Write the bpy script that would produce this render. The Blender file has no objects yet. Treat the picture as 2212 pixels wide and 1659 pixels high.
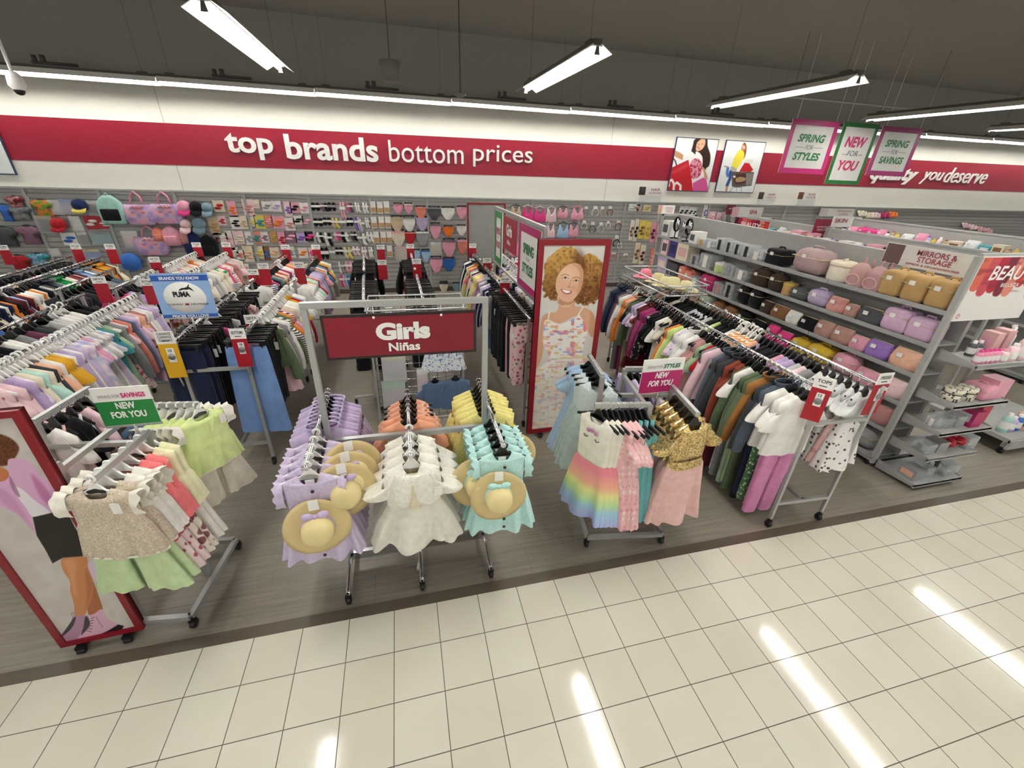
import bpy, bmesh, math, random, re
import numpy as np
from mathutils import Vector, Matrix
random.seed(7)
S = bpy.context.scene
COL = S.collection
PI = math.pi
# ------------------------------------------------------------------ camera
CAM = Vector((2.0849, -2.0993, 2.8841))
FPX = 910.21
_r = Vector((2.03481876, -0.224008786, 0.187831513))
RW = Matrix.Rotation(_r.length, 3, _r.normalized())          # world -> view (x right, y down, z ahead)
_cd = bpy.data.cameras.new('camera')
_cd.sensor_width = 36.0
_cd.lens = FPX * 36.0 / 2212.0
_cd.clip_start = 0.05
_cd.clip_end = 200
_co = bpy.data.objects.new('camera', _cd)
COL.objects.link(_co)
_m = (Matrix(((1, 0, 0), (0, -1, 0), (0, 0, -1))) @ RW).transposed().to_4x4()
_m.translation = CAM
_co.matrix_world = _m
S.camera = _co


def at(u, v, y=None, z=None, x=None):
    """photo pixel -> point on the plane y=, z= or x="""
    d = RW.transposed() @ Vector(((u - 1106) / FPX, (v - 829.5) / FPX, 1))
    if y is not None:
        t = (y - CAM.y) / d.y
    elif z is not None:
        t = (z - CAM.z) / d.z
    else:
        t = (x - CAM.x) / d.x
    return CAM + d * t


# ------------------------------------------------------------------ world, exposure
W = bpy.data.worlds.new('store_air')
S.world = W
W.use_nodes = True
W.node_tree.nodes['Background'].inputs[0].default_value = (0.95, 0.97, 0.92, 1)
W.node_tree.nodes['Background'].inputs[1].default_value = 0.34
S.view_settings.view_transform = 'Standard'
S.view_settings.look = 'None'
S.view_settings.gamma = 1
S.view_settings.exposure = 1.15
S.view_settings.use_curve_mapping = False
LAMP_W = 62.0
STRIP_W = 18.0


# ------------------------------------------------------------------ colours, materials
def lin(h, k=1.0):
    if isinstance(h, str):
        h = h.lstrip('#')
        c = [int(h[i:i + 2], 16) / 255 for i in (0, 2, 4)]
    else:
        c = [q / 255 for q in h]
    return [min(1, (q / 12.92 if q <= 0.04045 else ((q + 0.055) / 1.055) ** 2.4) * k) for q in c]


MATS = {}


class NT:
    def __init__(s, name):
        s.m = bpy.data.materials.new(name)
        s.m.use_nodes = True
        s.t = s.m.node_tree
        s.b = s.t.nodes['Principled BSDF']

    def n(s, typ, **kw):
        q = s.t.nodes.new(typ)
        for k, v in kw.items():
            if k.startswith('i_'):
                key = k[2:]
                q.inputs[int(key) if key.isdigit() else key.replace('_', ' ')].default_value = v
            else:
                setattr(q, k, v)
        return q

    def l(s, a, ai, b, bi):
        s.t.links.new(a.outputs[ai], b.inputs[bi])

    def set(s, **kw):
        for k, v in kw.items():
            s.b.inputs[k.replace('_', ' ')].default_value = v

    def coords(s, kind='Object', scale=(1, 1, 1), loc=(0, 0, 0)):
        tc = s.n('ShaderNodeTexCoord')
        mp = s.n('ShaderNodeMapping')
        mp.inputs['Scale'].default_value = scale
        mp.inputs['Location'].default_value = loc
        s.l(tc, kind, mp, 0)
        return mp

    def ramp(s, src, out, stops):
        r = s.n('ShaderNodeValToRGB')
        e = r.color_ramp.elements
        while len(e) < len(stops):
            e.new(0.5)
        for q, (p, c) in zip(e, stops):
            q.position = p
            q.color = (*c, 1)
        s.l(src, out, r, 0)
        return r

    def bump(s, src, out, strength=0.3, dist=0.01):
        b = s.n('ShaderNodeBump', i_Strength=strength, i_Distance=dist)
        s.l(src, out, b, 'Height')
        s.l(b, 0, s.b, 'Normal')


def mat(name, col, rough=0.6, metal=0.0, alpha=1.0, trans=0.0, spec=0.5, emit=0.0):
    k = ('m', name)
    if k in MATS:
        return MATS[k]
    q = NT(name)
    c = lin(col)
    q.set(Base_Color=(*c, 1), Roughness=rough, Metallic=metal, Alpha=alpha)
    q.b.inputs['Transmission Weight'].default_value = trans
    q.b.inputs['Specular IOR Level'].default_value = spec
    if emit:
        q.b.inputs['Emission Color'].default_value = (*c, 1)
        q.b.inputs['Emission Strength'].default_value = emit
    if not (alpha < 1 or trans or emit or metal):
        nz = q.n('ShaderNodeTexNoise', i_Scale=9.0, i_Detail=2.0)
        q.l(q.coords(), 0, nz, 'Vector')
        r = q.ramp(nz, 0, [(0.3, [x * 0.95 for x in c]), (0.7, [min(1, x * 1.04) for x in c])])
        q.l(r, 0, q.b, 'Base Color')
    MATS[k] = q.m
    return q.m


def fab(col, pat='plain', col2='#ffffff', col3=None, scale=1.0):
    """cloth: plain, floral, stripe, knit, sequin, fur, tulle, ombre, spots"""
    k = (col, pat, col2, col3, scale)
    if k in MATS:
        return MATS[k]
    q = NT('cloth_%s' % pat)
    c = lin(col)
    c2 = lin(col2)
    q.set(Roughness=0.9)
    q.b.inputs['Specular IOR Level'].default_value = 0.15
    q.b.inputs['Sheen Weight'].default_value = 0.12
    mp = q.coords()
    if pat in ('plain', 'knit', 'fur', 'tulle'):
        nz = q.n('ShaderNodeTexNoise', i_Scale={'plain': 14, 'knit': 60, 'fur': 45, 'tulle': 22}[pat] * scale, i_Detail=4.0)
        q.l(mp, 0, nz, 'Vector')
        r = q.ramp(nz, 0, [(0.3, [x * 0.9 for x in c]), (0.7, [min(1, x * 1.07) for x in c])])
        q.l(r, 0, q.b, 'Base Color')
        if pat != 'tulle':
            q.bump(nz, 0, {'plain': 0.12, 'knit': 0.5, 'fur': 0.9}[pat], 0.006)
        if pat in ('plain', 'knit'):
            b1 = q.b.inputs['Normal'].links[0].from_node
            wr = q.n('ShaderNodeTexNoise', i_Scale=6.5, i_Detail=2.5, i_Distortion=1.2)
            q.l(q.coords('Object', (1.6, 1, .7)), 0, wr, 'Vector')
            b2 = q.n('ShaderNodeBump', i_Strength=0.45, i_Distance=0.035)
            q.l(wr, 0, b2, 'Height')
            q.l(b2, 0, b1, 'Normal')
        if pat == 'fur':
            q.b.inputs['Sheen Weight'].default_value = 0.5
        if pat == 'tulle':
            q.b.inputs['Alpha'].default_value = 0.82
    elif pat in ('floral', 'spots', 'sequin'):
        vo = q.n('ShaderNodeTexVoronoi', i_Scale={'floral': 26, 'spots': 24, 'sequin': 110}[pat] * scale)
        q.l(mp, 0, vo, 'Vector')
        if pat == 'sequin':
            r = q.ramp(vo, 1, [(0.15, [x * 0.45 for x in c]), (0.5, c), (0.9, c2)])
            q.set(Roughness=0.28, Metallic=0.75)
            q.bump(vo, 1, 0.9, 0.01)
        else:
            t = 0.34 if pat == 'floral' else 0.24
            r1 = q.ramp(vo, 0, [(t, (1, 1, 1)), (t + 0.08, (0, 0, 0))])
            mx = q.n('ShaderNodeMix', data_type='RGBA')
            q.l(r1, 0, mx, 0)
            mx.inputs[6].default_value = (*c, 1)
            if col3:
                r2 = q.ramp(vo, 1, [(0.35, c2), (0.5, lin(col3))])
                q.l(r2, 0, mx, 7)
            else:
                mx.inputs[7].default_value = (*c2, 1)
            r = mx
        q.l(r, 2 if pat != 'sequin' else 0, q.b, 'Base Color')
    elif pat in ('stripe', 'vstripe'):
        wv = q.n('ShaderNodeTexWave', wave_type='BANDS', bands_direction='Z' if pat == 'stripe' else 'X', i_Scale=14 * scale)
        q.l(mp, 0, wv, 'Vector')
        r = q.ramp(wv, 0, [(0.45, c), (0.55, c2)])
        q.l(r, 0, q.b, 'Base Color')
    elif pat == 'marble':
        nz = q.n('ShaderNodeTexNoise', i_Scale=6 * scale, i_Detail=2.0)
        q.l(mp, 0, nz, 'Vector')
        r = q.ramp(nz, 0, [(0.38, c), (0.5, c2), (0.62, lin(col3 or col))])
        q.l(r, 0, q.b, 'Base Color')
    elif pat == 'ombre':   # dye of the cloth itself: bands from waist to hem
        sx = q.n('ShaderNodeSeparateXYZ')
        q.l(mp, 0, sx, 0)
        mr = q.n('ShaderNodeMapRange', i_1=-0.42, i_2=-0.86)
        q.l(sx, 2, mr, 0)
        r = q.ramp(mr, 0, [(0.05, lin('#ee8f9c')), (0.3, lin('#f3b59a')), (0.42, lin('#e9e59a')), (0.58, lin('#c5e5a6')), (0.72, lin('#a9cfe6')), (0.95, lin('#b3b7ea'))])
        q.l(r, 0, q.b, 'Base Color')
    MATS[k] = q.m
    return q.m


# ------------------------------------------------------------------ mesh builder
class MB:
    def __init__(s):
        s.v, s.f, s.mi, s.sm = [], [], [], []
        s.m = 0
        s.smooth = True

    def add(s, vs, fs, smooth=None):
        o = len(s.v)
        s.v += [tuple(p) for p in vs]
        s.f += [tuple(i + o for i in f) for f in fs]
        s.mi += [s.m] * len(fs)
        s.sm += [s.smooth if smooth is None else smooth] * len(fs)
        return s

    def box(s, c, d, rz=0.0, R=None):
        x, y, z = d[0] / 2, d[1] / 2, d[2] / 2
        p = [Vector((a * x, b * y, e * z)) for a in (-1, 1) for b in (-1, 1) for e in (-1, 1)]
        if R is None and rz:
            R = Matrix.Rotation(rz, 3, 'Z')
        if R is not None:
            p = [R @ q for q in p]
        p = [q + Vector(c) for q in p]
        return s.add(p, [(0, 1, 3, 2), (4, 6, 7, 5), (0, 4, 5, 1), (2, 3, 7, 6), (0, 2, 6, 4), (1, 5, 7, 3)], False)

    def rbox(s, c, d, r=0.01, rz=0.0, k=3):
        """box with rounded vertical edges and softened top and bottom"""
        x, y, z = d[0] / 2, d[1] / 2, d[2] / 2
        r = min(r, x * .98, y * .98, z * .98)
        rings = []
        prof = [(-z, r), (-z + r * .3, r * .3), (-z + r, 0), (z - r, 0), (z - r * .3, r * .3), (z, r)]
        for zz, ins in prof:
            ring = []
            for (sx, sy, a0) in ((1, 1, 0), (-1, 1, 90), (-1, -1, 180), (1, -1, 270)):
                for i in range(k + 1):
                    a = math.radians(a0 + 90 * i / k)
                    ring.append((sx * (x - r) + math.cos(a) * max(r - ins, r * .02), sy * (y - r) + math.sin(a) * max(r - ins, r * .02), zz))
            rings.append(ring)
        R = Matrix.Rotation(rz, 3, 'Z')
        rings = [[R @ Vector(q) + Vector(c) for q in g] for g in rings]
        return s.loft(rings, True, True)

    def loft(s, rings, cap0=False, cap1=False, closed=True, smooth=None):
        n = len(rings[0])
        vs = [q for g in rings for q in g]
        fs = []
        for a in range(len(rings) - 1):
            for i in range(n if closed else n - 1):
                j = (i + 1) % n
                fs.append((a * n + i, a * n + j, (a + 1) * n + j, (a + 1) * n + i))
        if cap0:
            fs.append(tuple(range(n))[::-1])
        if cap1:
            fs.append(tuple((len(rings) - 1) * n + i for i in range(n)))
        return s.add(vs, fs, smooth)

    def tube(s, pts, r, n=8, cap=True, flat=None):
        """tube along points; r number or list; flat = (rx, ry) section scale"""
        pts = [Vector(p) for p in pts]
        rr = r if isinstance(r, (list, tuple)) else [r] * len(pts)
        rings = []
        up = None
        for i, p in enumerate(pts):
            t = (pts[min(i + 1, len(pts) - 1)] - pts[max(i - 1, 0)]).normalized()
            if up is None:
                up = Vector((0, 0, 1)) if abs(t.z) < 0.9 else Vector((0, 1, 0))
            b = t.cross(up)
            if b.length < 1e-5:
                b = t.cross(Vector((1, 0, 0)))
            b.normalize()
            up = b.cross(t).normalized()
            fx, fy = flat or (1, 1)
            rings.append([p + b * (math.cos(2 * PI * k / n) * rr[i] * fx) + up * (math.sin(2 * PI * k / n) * rr[i] * fy) for k in range(n)])
        return s.loft(rings, cap, cap)

    def lathe(s, prof, n=24, c=(0, 0, 0), R=None, cap0=False, cap1=False, sx=1, sy=1, wob=None):
        rings = []
        for r, z in prof:
            g = []
            for k in range(n):
                a = 2 * PI * k / n
                q = Vector((r * math.cos(a) * sx, r * math.sin(a) * sy, z + (wob(a, r) if wob else 0)))
                if R is not None:
                    q = R @ q
                g.append(q + Vector(c))
            rings.append(g)
        return s.loft(rings, cap0, cap1)

    def cyl(s, p0, p1, r, n=12):
        return s.tube([p0, p1], r, n)

    def slab(s, pts, d, cap=True):
        """flat outline (list of 3-D points) given thickness along vector d"""
        n = len(pts)
        a = [Vector(p) for p in pts]
        b = [p + Vector(d) for p in a]
        fs = [tuple(range(n)), tuple(range(2 * n - 1, n - 1, -1))]
        fs += [(i, n + i, n + (i + 1) % n, (i + 1) % n) for i in range(n)]
        return s.add(a + b, fs, False)

    def ball(s, c, r, n=12, m=8, sc=(1, 1, 1), R=None):
        rings = []
        for j in range(m + 1):
            a = -PI / 2 + PI * j / m
            g = []
            for k in range(n):
                b = 2 * PI * k / n
                q = Vector((r * sc[0] * math.cos(a) * math.cos(b), r * sc[1] * math.cos(a) * math.sin(b), r * sc[2] * math.sin(a)))
                if R is not None:
                    q = R @ q
                g.append(q + Vector(c))
            rings.append(g)
        return s.loft(rings, True, True)

    def mesh(s, name, mats):
        me = bpy.data.meshes.new(name)
        me.from_pydata(s.v, [], s.f)
        for m in (mats if isinstance(mats, (list, tuple)) else [mats]):
            me.materials.append(m)
        me.polygons.foreach_set('material_index', s.mi)
        me.polygons.foreach_set('use_smooth', s.sm)
        me.update()
        return me

    def build(s, name, mats, parent=None, loc=(0, 0, 0), rz=0.0):
        return place(name, s.mesh(name, mats), parent, loc, rz)


def place(name, me, parent=None, loc=(0, 0, 0), rz=0.0):
    o = bpy.data.objects.new(name, me)
    COL.objects.link(o)
    o.location = loc
    if rz:
        o.rotation_euler = (0, 0, rz)
    if parent is not None:
        o.parent = parent
    return o


def tag(o, label=None, cat=None, group=None, kind=None):
    if label:
        o['label'] = label
    if cat:
        o['category'] = cat
    if group:
        o['group'] = group
    if kind:
        o['kind'] = kind
    return o


def thing(name, label, cat, loc=(0, 0, 0), rz=0.0, group=None):
    o = bpy.data.objects.new(name, None)
    o.empty_display_size = 0.05
    COL.objects.link(o)
    o.location = loc
    o.rotation_euler = (0, 0, rz)
    return tag(o, label, cat, group)


def struct(name, mb, m, label=None):
    o = mb.build(name, m)
    o['kind'] = 'structure'
    if label:
        o['label'] = label
    return o


def copy_tree(o, parent=None):
    c = o.copy()
    COL.objects.link(c)
    if parent is not None:
        c.parent = parent
    for ch in KIDS.get(o.name, list(o.children)):
        copy_tree(ch, c)
    return c


KIDS = {}
_ONES = 'zeroth first second third fourth fifth sixth seventh eighth ninth tenth eleventh twelfth thirteenth fourteenth fifteenth sixteenth seventeenth eighteenth nineteenth'.split()
_TENS = {2: ('twenty', 'twentieth'), 3: ('thirty', 'thirtieth'), 4: ('forty', 'fortieth'), 5: ('fifty', 'fiftieth'), 6: ('sixty', 'sixtieth'), 7: ('seventy', 'seventieth')}


def nth(n):
    if n < 20:
        return _ONES[n]
    t, u = divmod(n, 10)
    return _TENS[t][1] if u == 0 else _TENS[t][0] + '-' + _ONES[u]


# ------------------------------------------------------------------ lettering
_TXT = {}


def text_mesh(s, bold=0.0, shear=0.0, depth=0.0):
    """vertices and faces of a line of text, in its own plane, from the built-in font"""
    k = (s, bold, shear, depth)
    if k not in _TXT:
        cu = bpy.data.curves.new('t', 'FONT')
        cu.body = s
        cu.offset = bold
        cu.shear = shear
        cu.extrude = depth
        cu.resolution_u = 4
        o = bpy.data.objects.new('t', cu)
        me = o.to_mesh()
        v = [tuple(q.co) for q in me.vertices]
        f = [tuple(p.vertices) for p in me.polygons]
        o.to_mesh_clear()
        bpy.data.objects.remove(o)
        bpy.data.curves.remove(cu)
        _TXT[k] = (v, f)
    return _TXT[k]


def text(mb, s, org, ux, uz, w=None, h=None, bold=0.012, shear=0.0, depth=0.0, align='c', lift=0.0012):
    """write s into mb. org = centre (or left) point on the plane, ux / uz = right / up unit vectors; w, h = size of the inked box"""
    v, f = text_mesh(s, bold, shear, 1.0 if depth else 0.0)
    xs = [p[0] for p in v]
    ys = [p[1] for p in v]
    x0, x1, y0, y1 = min(xs), max(xs), min(ys), max(ys)
    kx = w / (x1 - x0) if w else None
    ky = h / (y1 - y0) if h else None
    kx = kx or ky
    ky = ky or kx
    ux, uz, org = Vector(ux), Vector(uz), Vector(org)
    nrm = ux.cross(uz).normalized()
    ax = (x0 + x1) / 2 if align == 'c' else x0
    ay = (y0 + y1) / 2
    mb.add([org + ux * ((p[0] - ax) * kx) + uz * ((p[1] - ay) * ky) + nrm * (lift + (p[2] + 1) / 2 * depth) for p in v], f, False)
    return mb


# ------------------------------------------------------------------ painted prints (posters)
class Paint:
    """a printed sheet: a fine grid of coloured vertices. world point of (i, j) = o + ex*s + ez*t"""

    def __init__(s, p00, p10, p01, nx, nz, conv, bg):
        s.p00, s.ex, s.ez = Vector(p00), Vector(p10) - Vector(p00), Vector(p01) - Vector(p00)
        s.nx, s.nz = nx, nz
        a, b = np.meshgrid(np.linspace(0, 1, nx), np.linspace(0, 1, nz))
        s.a, s.b = a.ravel(), b.ravel()
        P = np.array(s.p00)[None, :] + s.a[:, None] * np.array(s.ex) + s.b[:, None] * np.array(s.ez)
        s.P = P
        if conv is None:
            s.u, s.w = s.a, 1 - s.b
        else:
            q = (P - np.array(CAM)) @ np.array(RW).T
            u = 1106 + FPX * q[:, 0] / q[:, 2]
            w = 829.5 + FPX * q[:, 1] / q[:, 2]
            s.u, s.w = (u - conv[0]) * conv[2], (w - conv[1]) * conv[2]
        s.c = np.tile(np.array(bg, float), (len(s.u), 1))

    @staticmethod
    def rgb(h):
        h = h.lstrip('#')
        return np.array([int(h[i:i + 2], 16) for i in (0, 2, 4)], float)

    def mix(s, col, a):
        col = s.rgb(col) if isinstance(col, str) else col
        s.c += (col - s.c) * np.clip(a, 0, 1)[:, None]

    def noise(s, sc, seed=0, sx=1.0):
        rs = np.random.RandomState(seed)
        g = rs.rand(64, 64)
        x, y = s.u / sc * sx, s.w / sc
        xi, yi = np.floor(x).astype(int), np.floor(y).astype(int)
        fx, fy = x - xi, y - yi
        fx, fy = fx * fx * (3 - 2 * fx), fy * fy * (3 - 2 * fy)
        G = lambda i, j: g[i % 64, j % 64]
        return (G(xi, yi) * (1 - fx) + G(xi + 1, yi) * fx) * (1 - fy) + (G(xi, yi + 1) * (1 - fx) + G(xi + 1, yi + 1) * fx) * fy

    @staticmethod
    def smooth(pts, k=5):
        n = len(pts)
        out = []
        for i in range(n):
            p0, p1, p2, p3 = (np.array(pts[(i + d) % n], float) for d in (-1, 0, 1, 2))
            for j in range(k):
                t = j / k
                out.append(0.5 * ((2 * p1) + (p2 - p0) * t + (2 * p0 - 5 * p1 + 4 * p2 - p3) * t * t + (3 * p1 - p0 - 3 * p2 + p3) * t ** 3))
        return np.array(out)

    def sdf(s, pts):
        ins = np.zeros(len(s.u), bool)
        d = np.full(len(s.u), 1e9)
        n = len(pts)
        for i in range(n):
            (x0, y0), (x1, y1) = pts[i], pts[(i + 1) % n]
            if y0 != y1:
                c = ((y0 > s.w) != (y1 > s.w)) & (s.u < (x1 - x0) * (s.w - y0) / (y1 - y0) + x0)
                ins ^= c
            ex, ey = x1 - x0, y1 - y0
            L = ex * ex + ey * ey + 1e-9
            t = np.clip(((s.u - x0) * ex + (s.w - y0) * ey) / L, 0, 1)
            d = np.minimum(d, (s.u - x0 - ex * t) ** 2 + (s.w - y0 - ey * t) ** 2)
        d = np.sqrt(d)
        return np.where(ins, d, -d)

    def poly(s, pts, col, soft=3.0, curve=True, mask=None, k=1.0):
        if curve:
            pts = s.smooth(pts)
        a = np.clip(s.sdf(pts) / soft + 0.5, 0, 1) * k
        if mask is not None:
            a = a * mask
        s.mix(col, a)
        return a

    def ell(s, cx, cy, rx, ry, col, soft=0.25, rot=0.0, k=1.0, mask=None):
        ca, sa = math.cos(rot), math.sin(rot)
        x, y = (s.u - cx) * ca + (s.w - cy) * sa, -(s.u - cx) * sa + (s.w - cy) * ca
        r = np.sqrt((x / rx) ** 2 + (y / ry) ** 2)
        a = np.clip((1 - r) / soft + 0.5, 0, 1) * k
        if mask is not None:
            a = a * mask
        s.mix(col, a)
        return a

    def line(s, pts, wd, col, k=1.0):
        d = np.full(len(s.u), 1e9)
        for (x0, y0), (x1, y1) in zip(pts[:-1], pts[1:]):
            ex, ey = x1 - x0, y1 - y0
            t = np.clip(((s.u - x0) * ex + (s.w - y0) * ey) / (ex * ex + ey * ey + 1e-9), 0, 1)
            d = np.minimum(d, np.hypot(s.u - x0 - ex * t, s.w - y0 - ey * t))
        s.mix(col, np.clip((wd / 2 - d) / (wd * 0.4) + 0.5, 0, 1) * k)

    def build(s, name, parent=None, rough=0.35, off=(0, 0, 0)):
        nx, nz = s.nx, s.nz
        me = bpy.data.meshes.new(name)
        V = s.P + np.array(off)
        i = np.arange((nx - 1) * (nz - 1))
        r, c = i // (nx - 1), i % (nx - 1)
        q = np.stack([r * nx + c, r * nx + c + 1, (r + 1) * nx + c + 1, (r + 1) * nx + c], 1)
        me.vertices.add(len(V))
        me.vertices.foreach_set('co', V.ravel())
        me.loops.add(q.size)
        me.loops.foreach_set('vertex_index', q.ravel())
        me.polygons.add(len(q))
        me.polygons.foreach_set('loop_start', np.arange(len(q)) * 4)
        me.update(calc_edges=True)
        at_ = me.color_attributes.new('print', 'FLOAT_COLOR', 'POINT')
        k = np.clip(s.c / 255, 0, 1)
        k = np.where(k <= 0.04045, k / 12.92, ((k + 0.055) / 1.055) ** 2.4)
        at_.data.foreach_set('color', np.concatenate([k, np.ones((len(k), 1))], 1).ravel())
        if 'print' not in MATS:
            t = NT('printed_sheet')
            a = t.n('ShaderNodeAttribute', attribute_name='print')
            t.l(a, 'Color', t.b, 'Base Color')
            t.set(Roughness=rough)
            t.b.inputs['Specular IOR Level'].default_value = 0.3
            MATS['print'] = t.m
        me.materials.append(MATS['print'])
        return place(name, me, parent)
# ================================================================== the room
def floor_tile_mat():
    q = NT('cream_tile')
    tc = q.n('ShaderNodeTexCoord')
    sx = q.n('ShaderNodeSeparateXYZ')
    q.l(tc, 'Object', sx, 0)

    def cell(out, size, off):
        a = q.n('ShaderNodeMath', operation='ADD', i_1=off)
        q.l(sx, out, a, 0)
        b = q.n('ShaderNodeMath', operation='DIVIDE', i_1=size)
        q.l(a, 0, b, 0)
        f = q.n('ShaderNodeMath', operation='FRACT')
        q.l(b, 0, f, 0)
        p = q.n('ShaderNodeMath', operation='PINGPONG', i_1=0.5)
        q.l(f, 0, p, 0)
        m = q.n('ShaderNodeMath', operation='LESS_THAN', i_1=0.0085)
        q.l(p, 0, m, 0)
        fl = q.n('ShaderNodeMath', operation='FLOOR')
        q.l(b, 0, fl, 0)
        return m, fl
    mx, fx = cell(0, 0.3048, 30.48)
    my, fy = cell(1, 0.3083, 30.83 - 0.0062)
    g = q.n('ShaderNodeMath', operation='MAXIMUM')
    q.l(mx, 0, g, 0)
    q.l(my, 0, g, 1)
    cv = q.n('ShaderNodeCombineXYZ')
    q.l(fx, 0, cv, 0)
    q.l(fy, 0, cv, 1)
    wn = q.n('ShaderNodeTexWhiteNoise')
    q.l(cv, 0, wn, 'Vector')
    a, b = lin('#ddd8ca'), lin('#d8d2c2')
    r = q.ramp(wn, 0, [(0, a), (1, b)])
    nz = q.n('ShaderNodeTexNoise', i_Scale=2.0, i_Detail=5.0)
    q.l(tc, 'Object', nz, 'Vector')
    r2 = q.ramp(nz, 0, [(0.3, (0.94, 0.93, 0.92)), (0.7, (1, 1, 1))])
    mm = q.n('ShaderNodeMix', data_type='RGBA', blend_type='MULTIPLY')
    mm.inputs[0].default_value = 1
    q.l(r, 0, mm, 6)
    q.l(r2, 0, mm, 7)
    mg = q.n('ShaderNodeMix', data_type='RGBA')
    q.l(g, 0, mg, 0)
    q.l(mm, 2, mg, 6)
    mg.inputs[7].default_value = (*lin('#5c5148'), 1)
    q.l(mg, 2, q.b, 'Base Color')
    rr = q.n('ShaderNodeMapRange', i_3=0.085, i_4=0.6)
    q.l(g, 0, rr, 0)
    q.l(rr, 0, q.b, 'Roughness')
    q.b.inputs['Specular IOR Level'].default_value = 0.55
    return q.m


def vinyl_mat(dark=False):
    q = NT('grey_wood_vinyl' if not dark else 'brown_transition')
    if dark:
        nz = q.n('ShaderNodeTexNoise', i_Scale=3.0, i_Detail=3.0)
        q.l(q.coords('Object', (1, 6, 1)), 0, nz, 'Vector')
        r = q.ramp(nz, 0, [(0.3, lin('#584d40')), (0.7, lin('#62574a'))])
        q.l(r, 0, q.b, 'Base Color')
        q.set(Roughness=0.35)
        return q.m
    nz = q.n('ShaderNodeTexNoise', i_Scale=1.0, i_Detail=7.0, i_Roughness=0.65)
    q.l(q.coords('Object', (1.6, 34, 1)), 0, nz, 'Vector')
    r = q.ramp(nz, 0, [(0.25, lin('#7a7367')), (0.5, lin('#8d8579')), (0.78, lin('#a0988a'))])
    br = q.n('ShaderNodeTexBrick', offset=0.37, i_Scale=1.0)
    br.inputs['Brick Width'].default_value = 1.22
    br.inputs['Row Height'].default_value = 0.46
    br.inputs['Mortar Size'].default_value = 0.0016
    br.inputs['Color1'].default_value = (0.86, 0.85, 0.84, 1)
    br.inputs['Color2'].default_value = (1, 1, 1, 1)
    br.inputs['Mortar'].default_value = (0.6, 0.58, 0.55, 1)
    q.l(q.coords('Object', (1, 1, 1), (0.3, 0.1, 0)), 0, br, 'Vector')
    mm = q.n('ShaderNodeMix', data_type='RGBA', blend_type='MULTIPLY')
    mm.inputs[0].default_value = 1
    q.l(r, 0, mm, 6)
    q.l(br, 0, mm, 7)
    q.l(mm, 2, q.b, 'Base Color')
    q.set(Roughness=0.34)
    q.b.inputs['Specular IOR Level'].default_value = 0.4
    q.bump(nz, 0, 0.05, 0.002)
    return q.m


XL, XR = -14.0, 38.0
mb = MB().add([(XL, -13, 0), (XR, -13, 0), (XR, 0, 0), (XL, 0, 0)], [(0, 1, 2, 3)])
struct('floor', mb, floor_tile_mat())
mb = MB().add([(XL, 0.09, 0), (XR, 0.09, 0), (XR, 9.02, 0), (XL, 9.02, 0)], [(0, 1, 2, 3)])
struct('floor_vinyl', mb, vinyl_mat())
struct('trim_1', MB().box((12, 0.045, -0.003), (52, 0.09, 0.01)), vinyl_mat(True))


def rough_paint(name, col, sc=40, st=0.25):
    q = NT(name)
    c = lin(col)
    nz = q.n('ShaderNodeTexNoise', i_Scale=sc, i_Detail=3.0)
    q.l(q.coords(), 0, nz, 'Vector')
    r = q.ramp(nz, 0, [(0.3, [x * 0.95 for x in c]), (0.7, c)])
    q.l(r, 0, q.b, 'Base Color')
    q.set(Roughness=0.75)
    q.bump(nz, 0, st, 0.01)
    return q.m


M_WALL = rough_paint('white_wall_paint', '#ece9e0')
M_DARK = rough_paint('dark_ceiling_paint', '#9c9b93', 12, 0.1)
M_GREY = mat('fixture_grey', '#a9aaa6', 0.45)
M_SLAT = mat('slat_grey', '#a8a6a3', 0.5)
M_STEEL = mat('satin_steel', '#b5b6b4', 0.38, 0.55)
M_CHROME = mat('chrome', '#d9dadb', 0.12, 1.0)
M_BLACK = mat('black_plastic', '#151516', 0.4)
M_WHITE = mat('white_plastic', '#eeece8', 0.4)
M_CARD = mat('white_card', '#f0eee9', 0.6)
M_RED = mat('sign_red', '#b5162c', 0.4)
M_DKRED = mat('frame_red', '#86101f', 0.35)
struct('wall_back', MB().box((12, 9.06, 2.1), (52, 0.12, 4.2)), M_WALL)
struct('wall_back_upper', MB().box((12, 9.06, 4.82), (52, 0.12, 1.24)), M_DARK)
struct('ceiling', MB().box((12, -1.95, 5.42), (52, 22.1, 0.08)), M_DARK)
for i, (u0, v0, u1, v1) in enumerate(((335, 200, 380, 355), (1328, 250, 1312, 390))):
    x = at(u0, v0, y=8.99).x
    struct('trim_%d' % (2 + i), MB().box((x, 8.9985, 3.2), (0.006, 0.004, 2.0)), mat('seam', '#8b8880', 0.8))
# red band on the wall
mb = MB()
zb, zt = lambda x: 2.719 + 0.0046 * x, lambda x: 3.462 + 0.0063 * x
mb.slab([(XL, 8.994, zb(XL)), (XR, 8.994, zb(XR)), (XR, 8.994, zt(XR)), (XL, 8.994, zt(XL))], (0, 0.008, 0))
tag(struct('trim_4', mb, mat('band_red', '#9a1631', 0.42)), 'wide red band painted along the white back wall')

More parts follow.
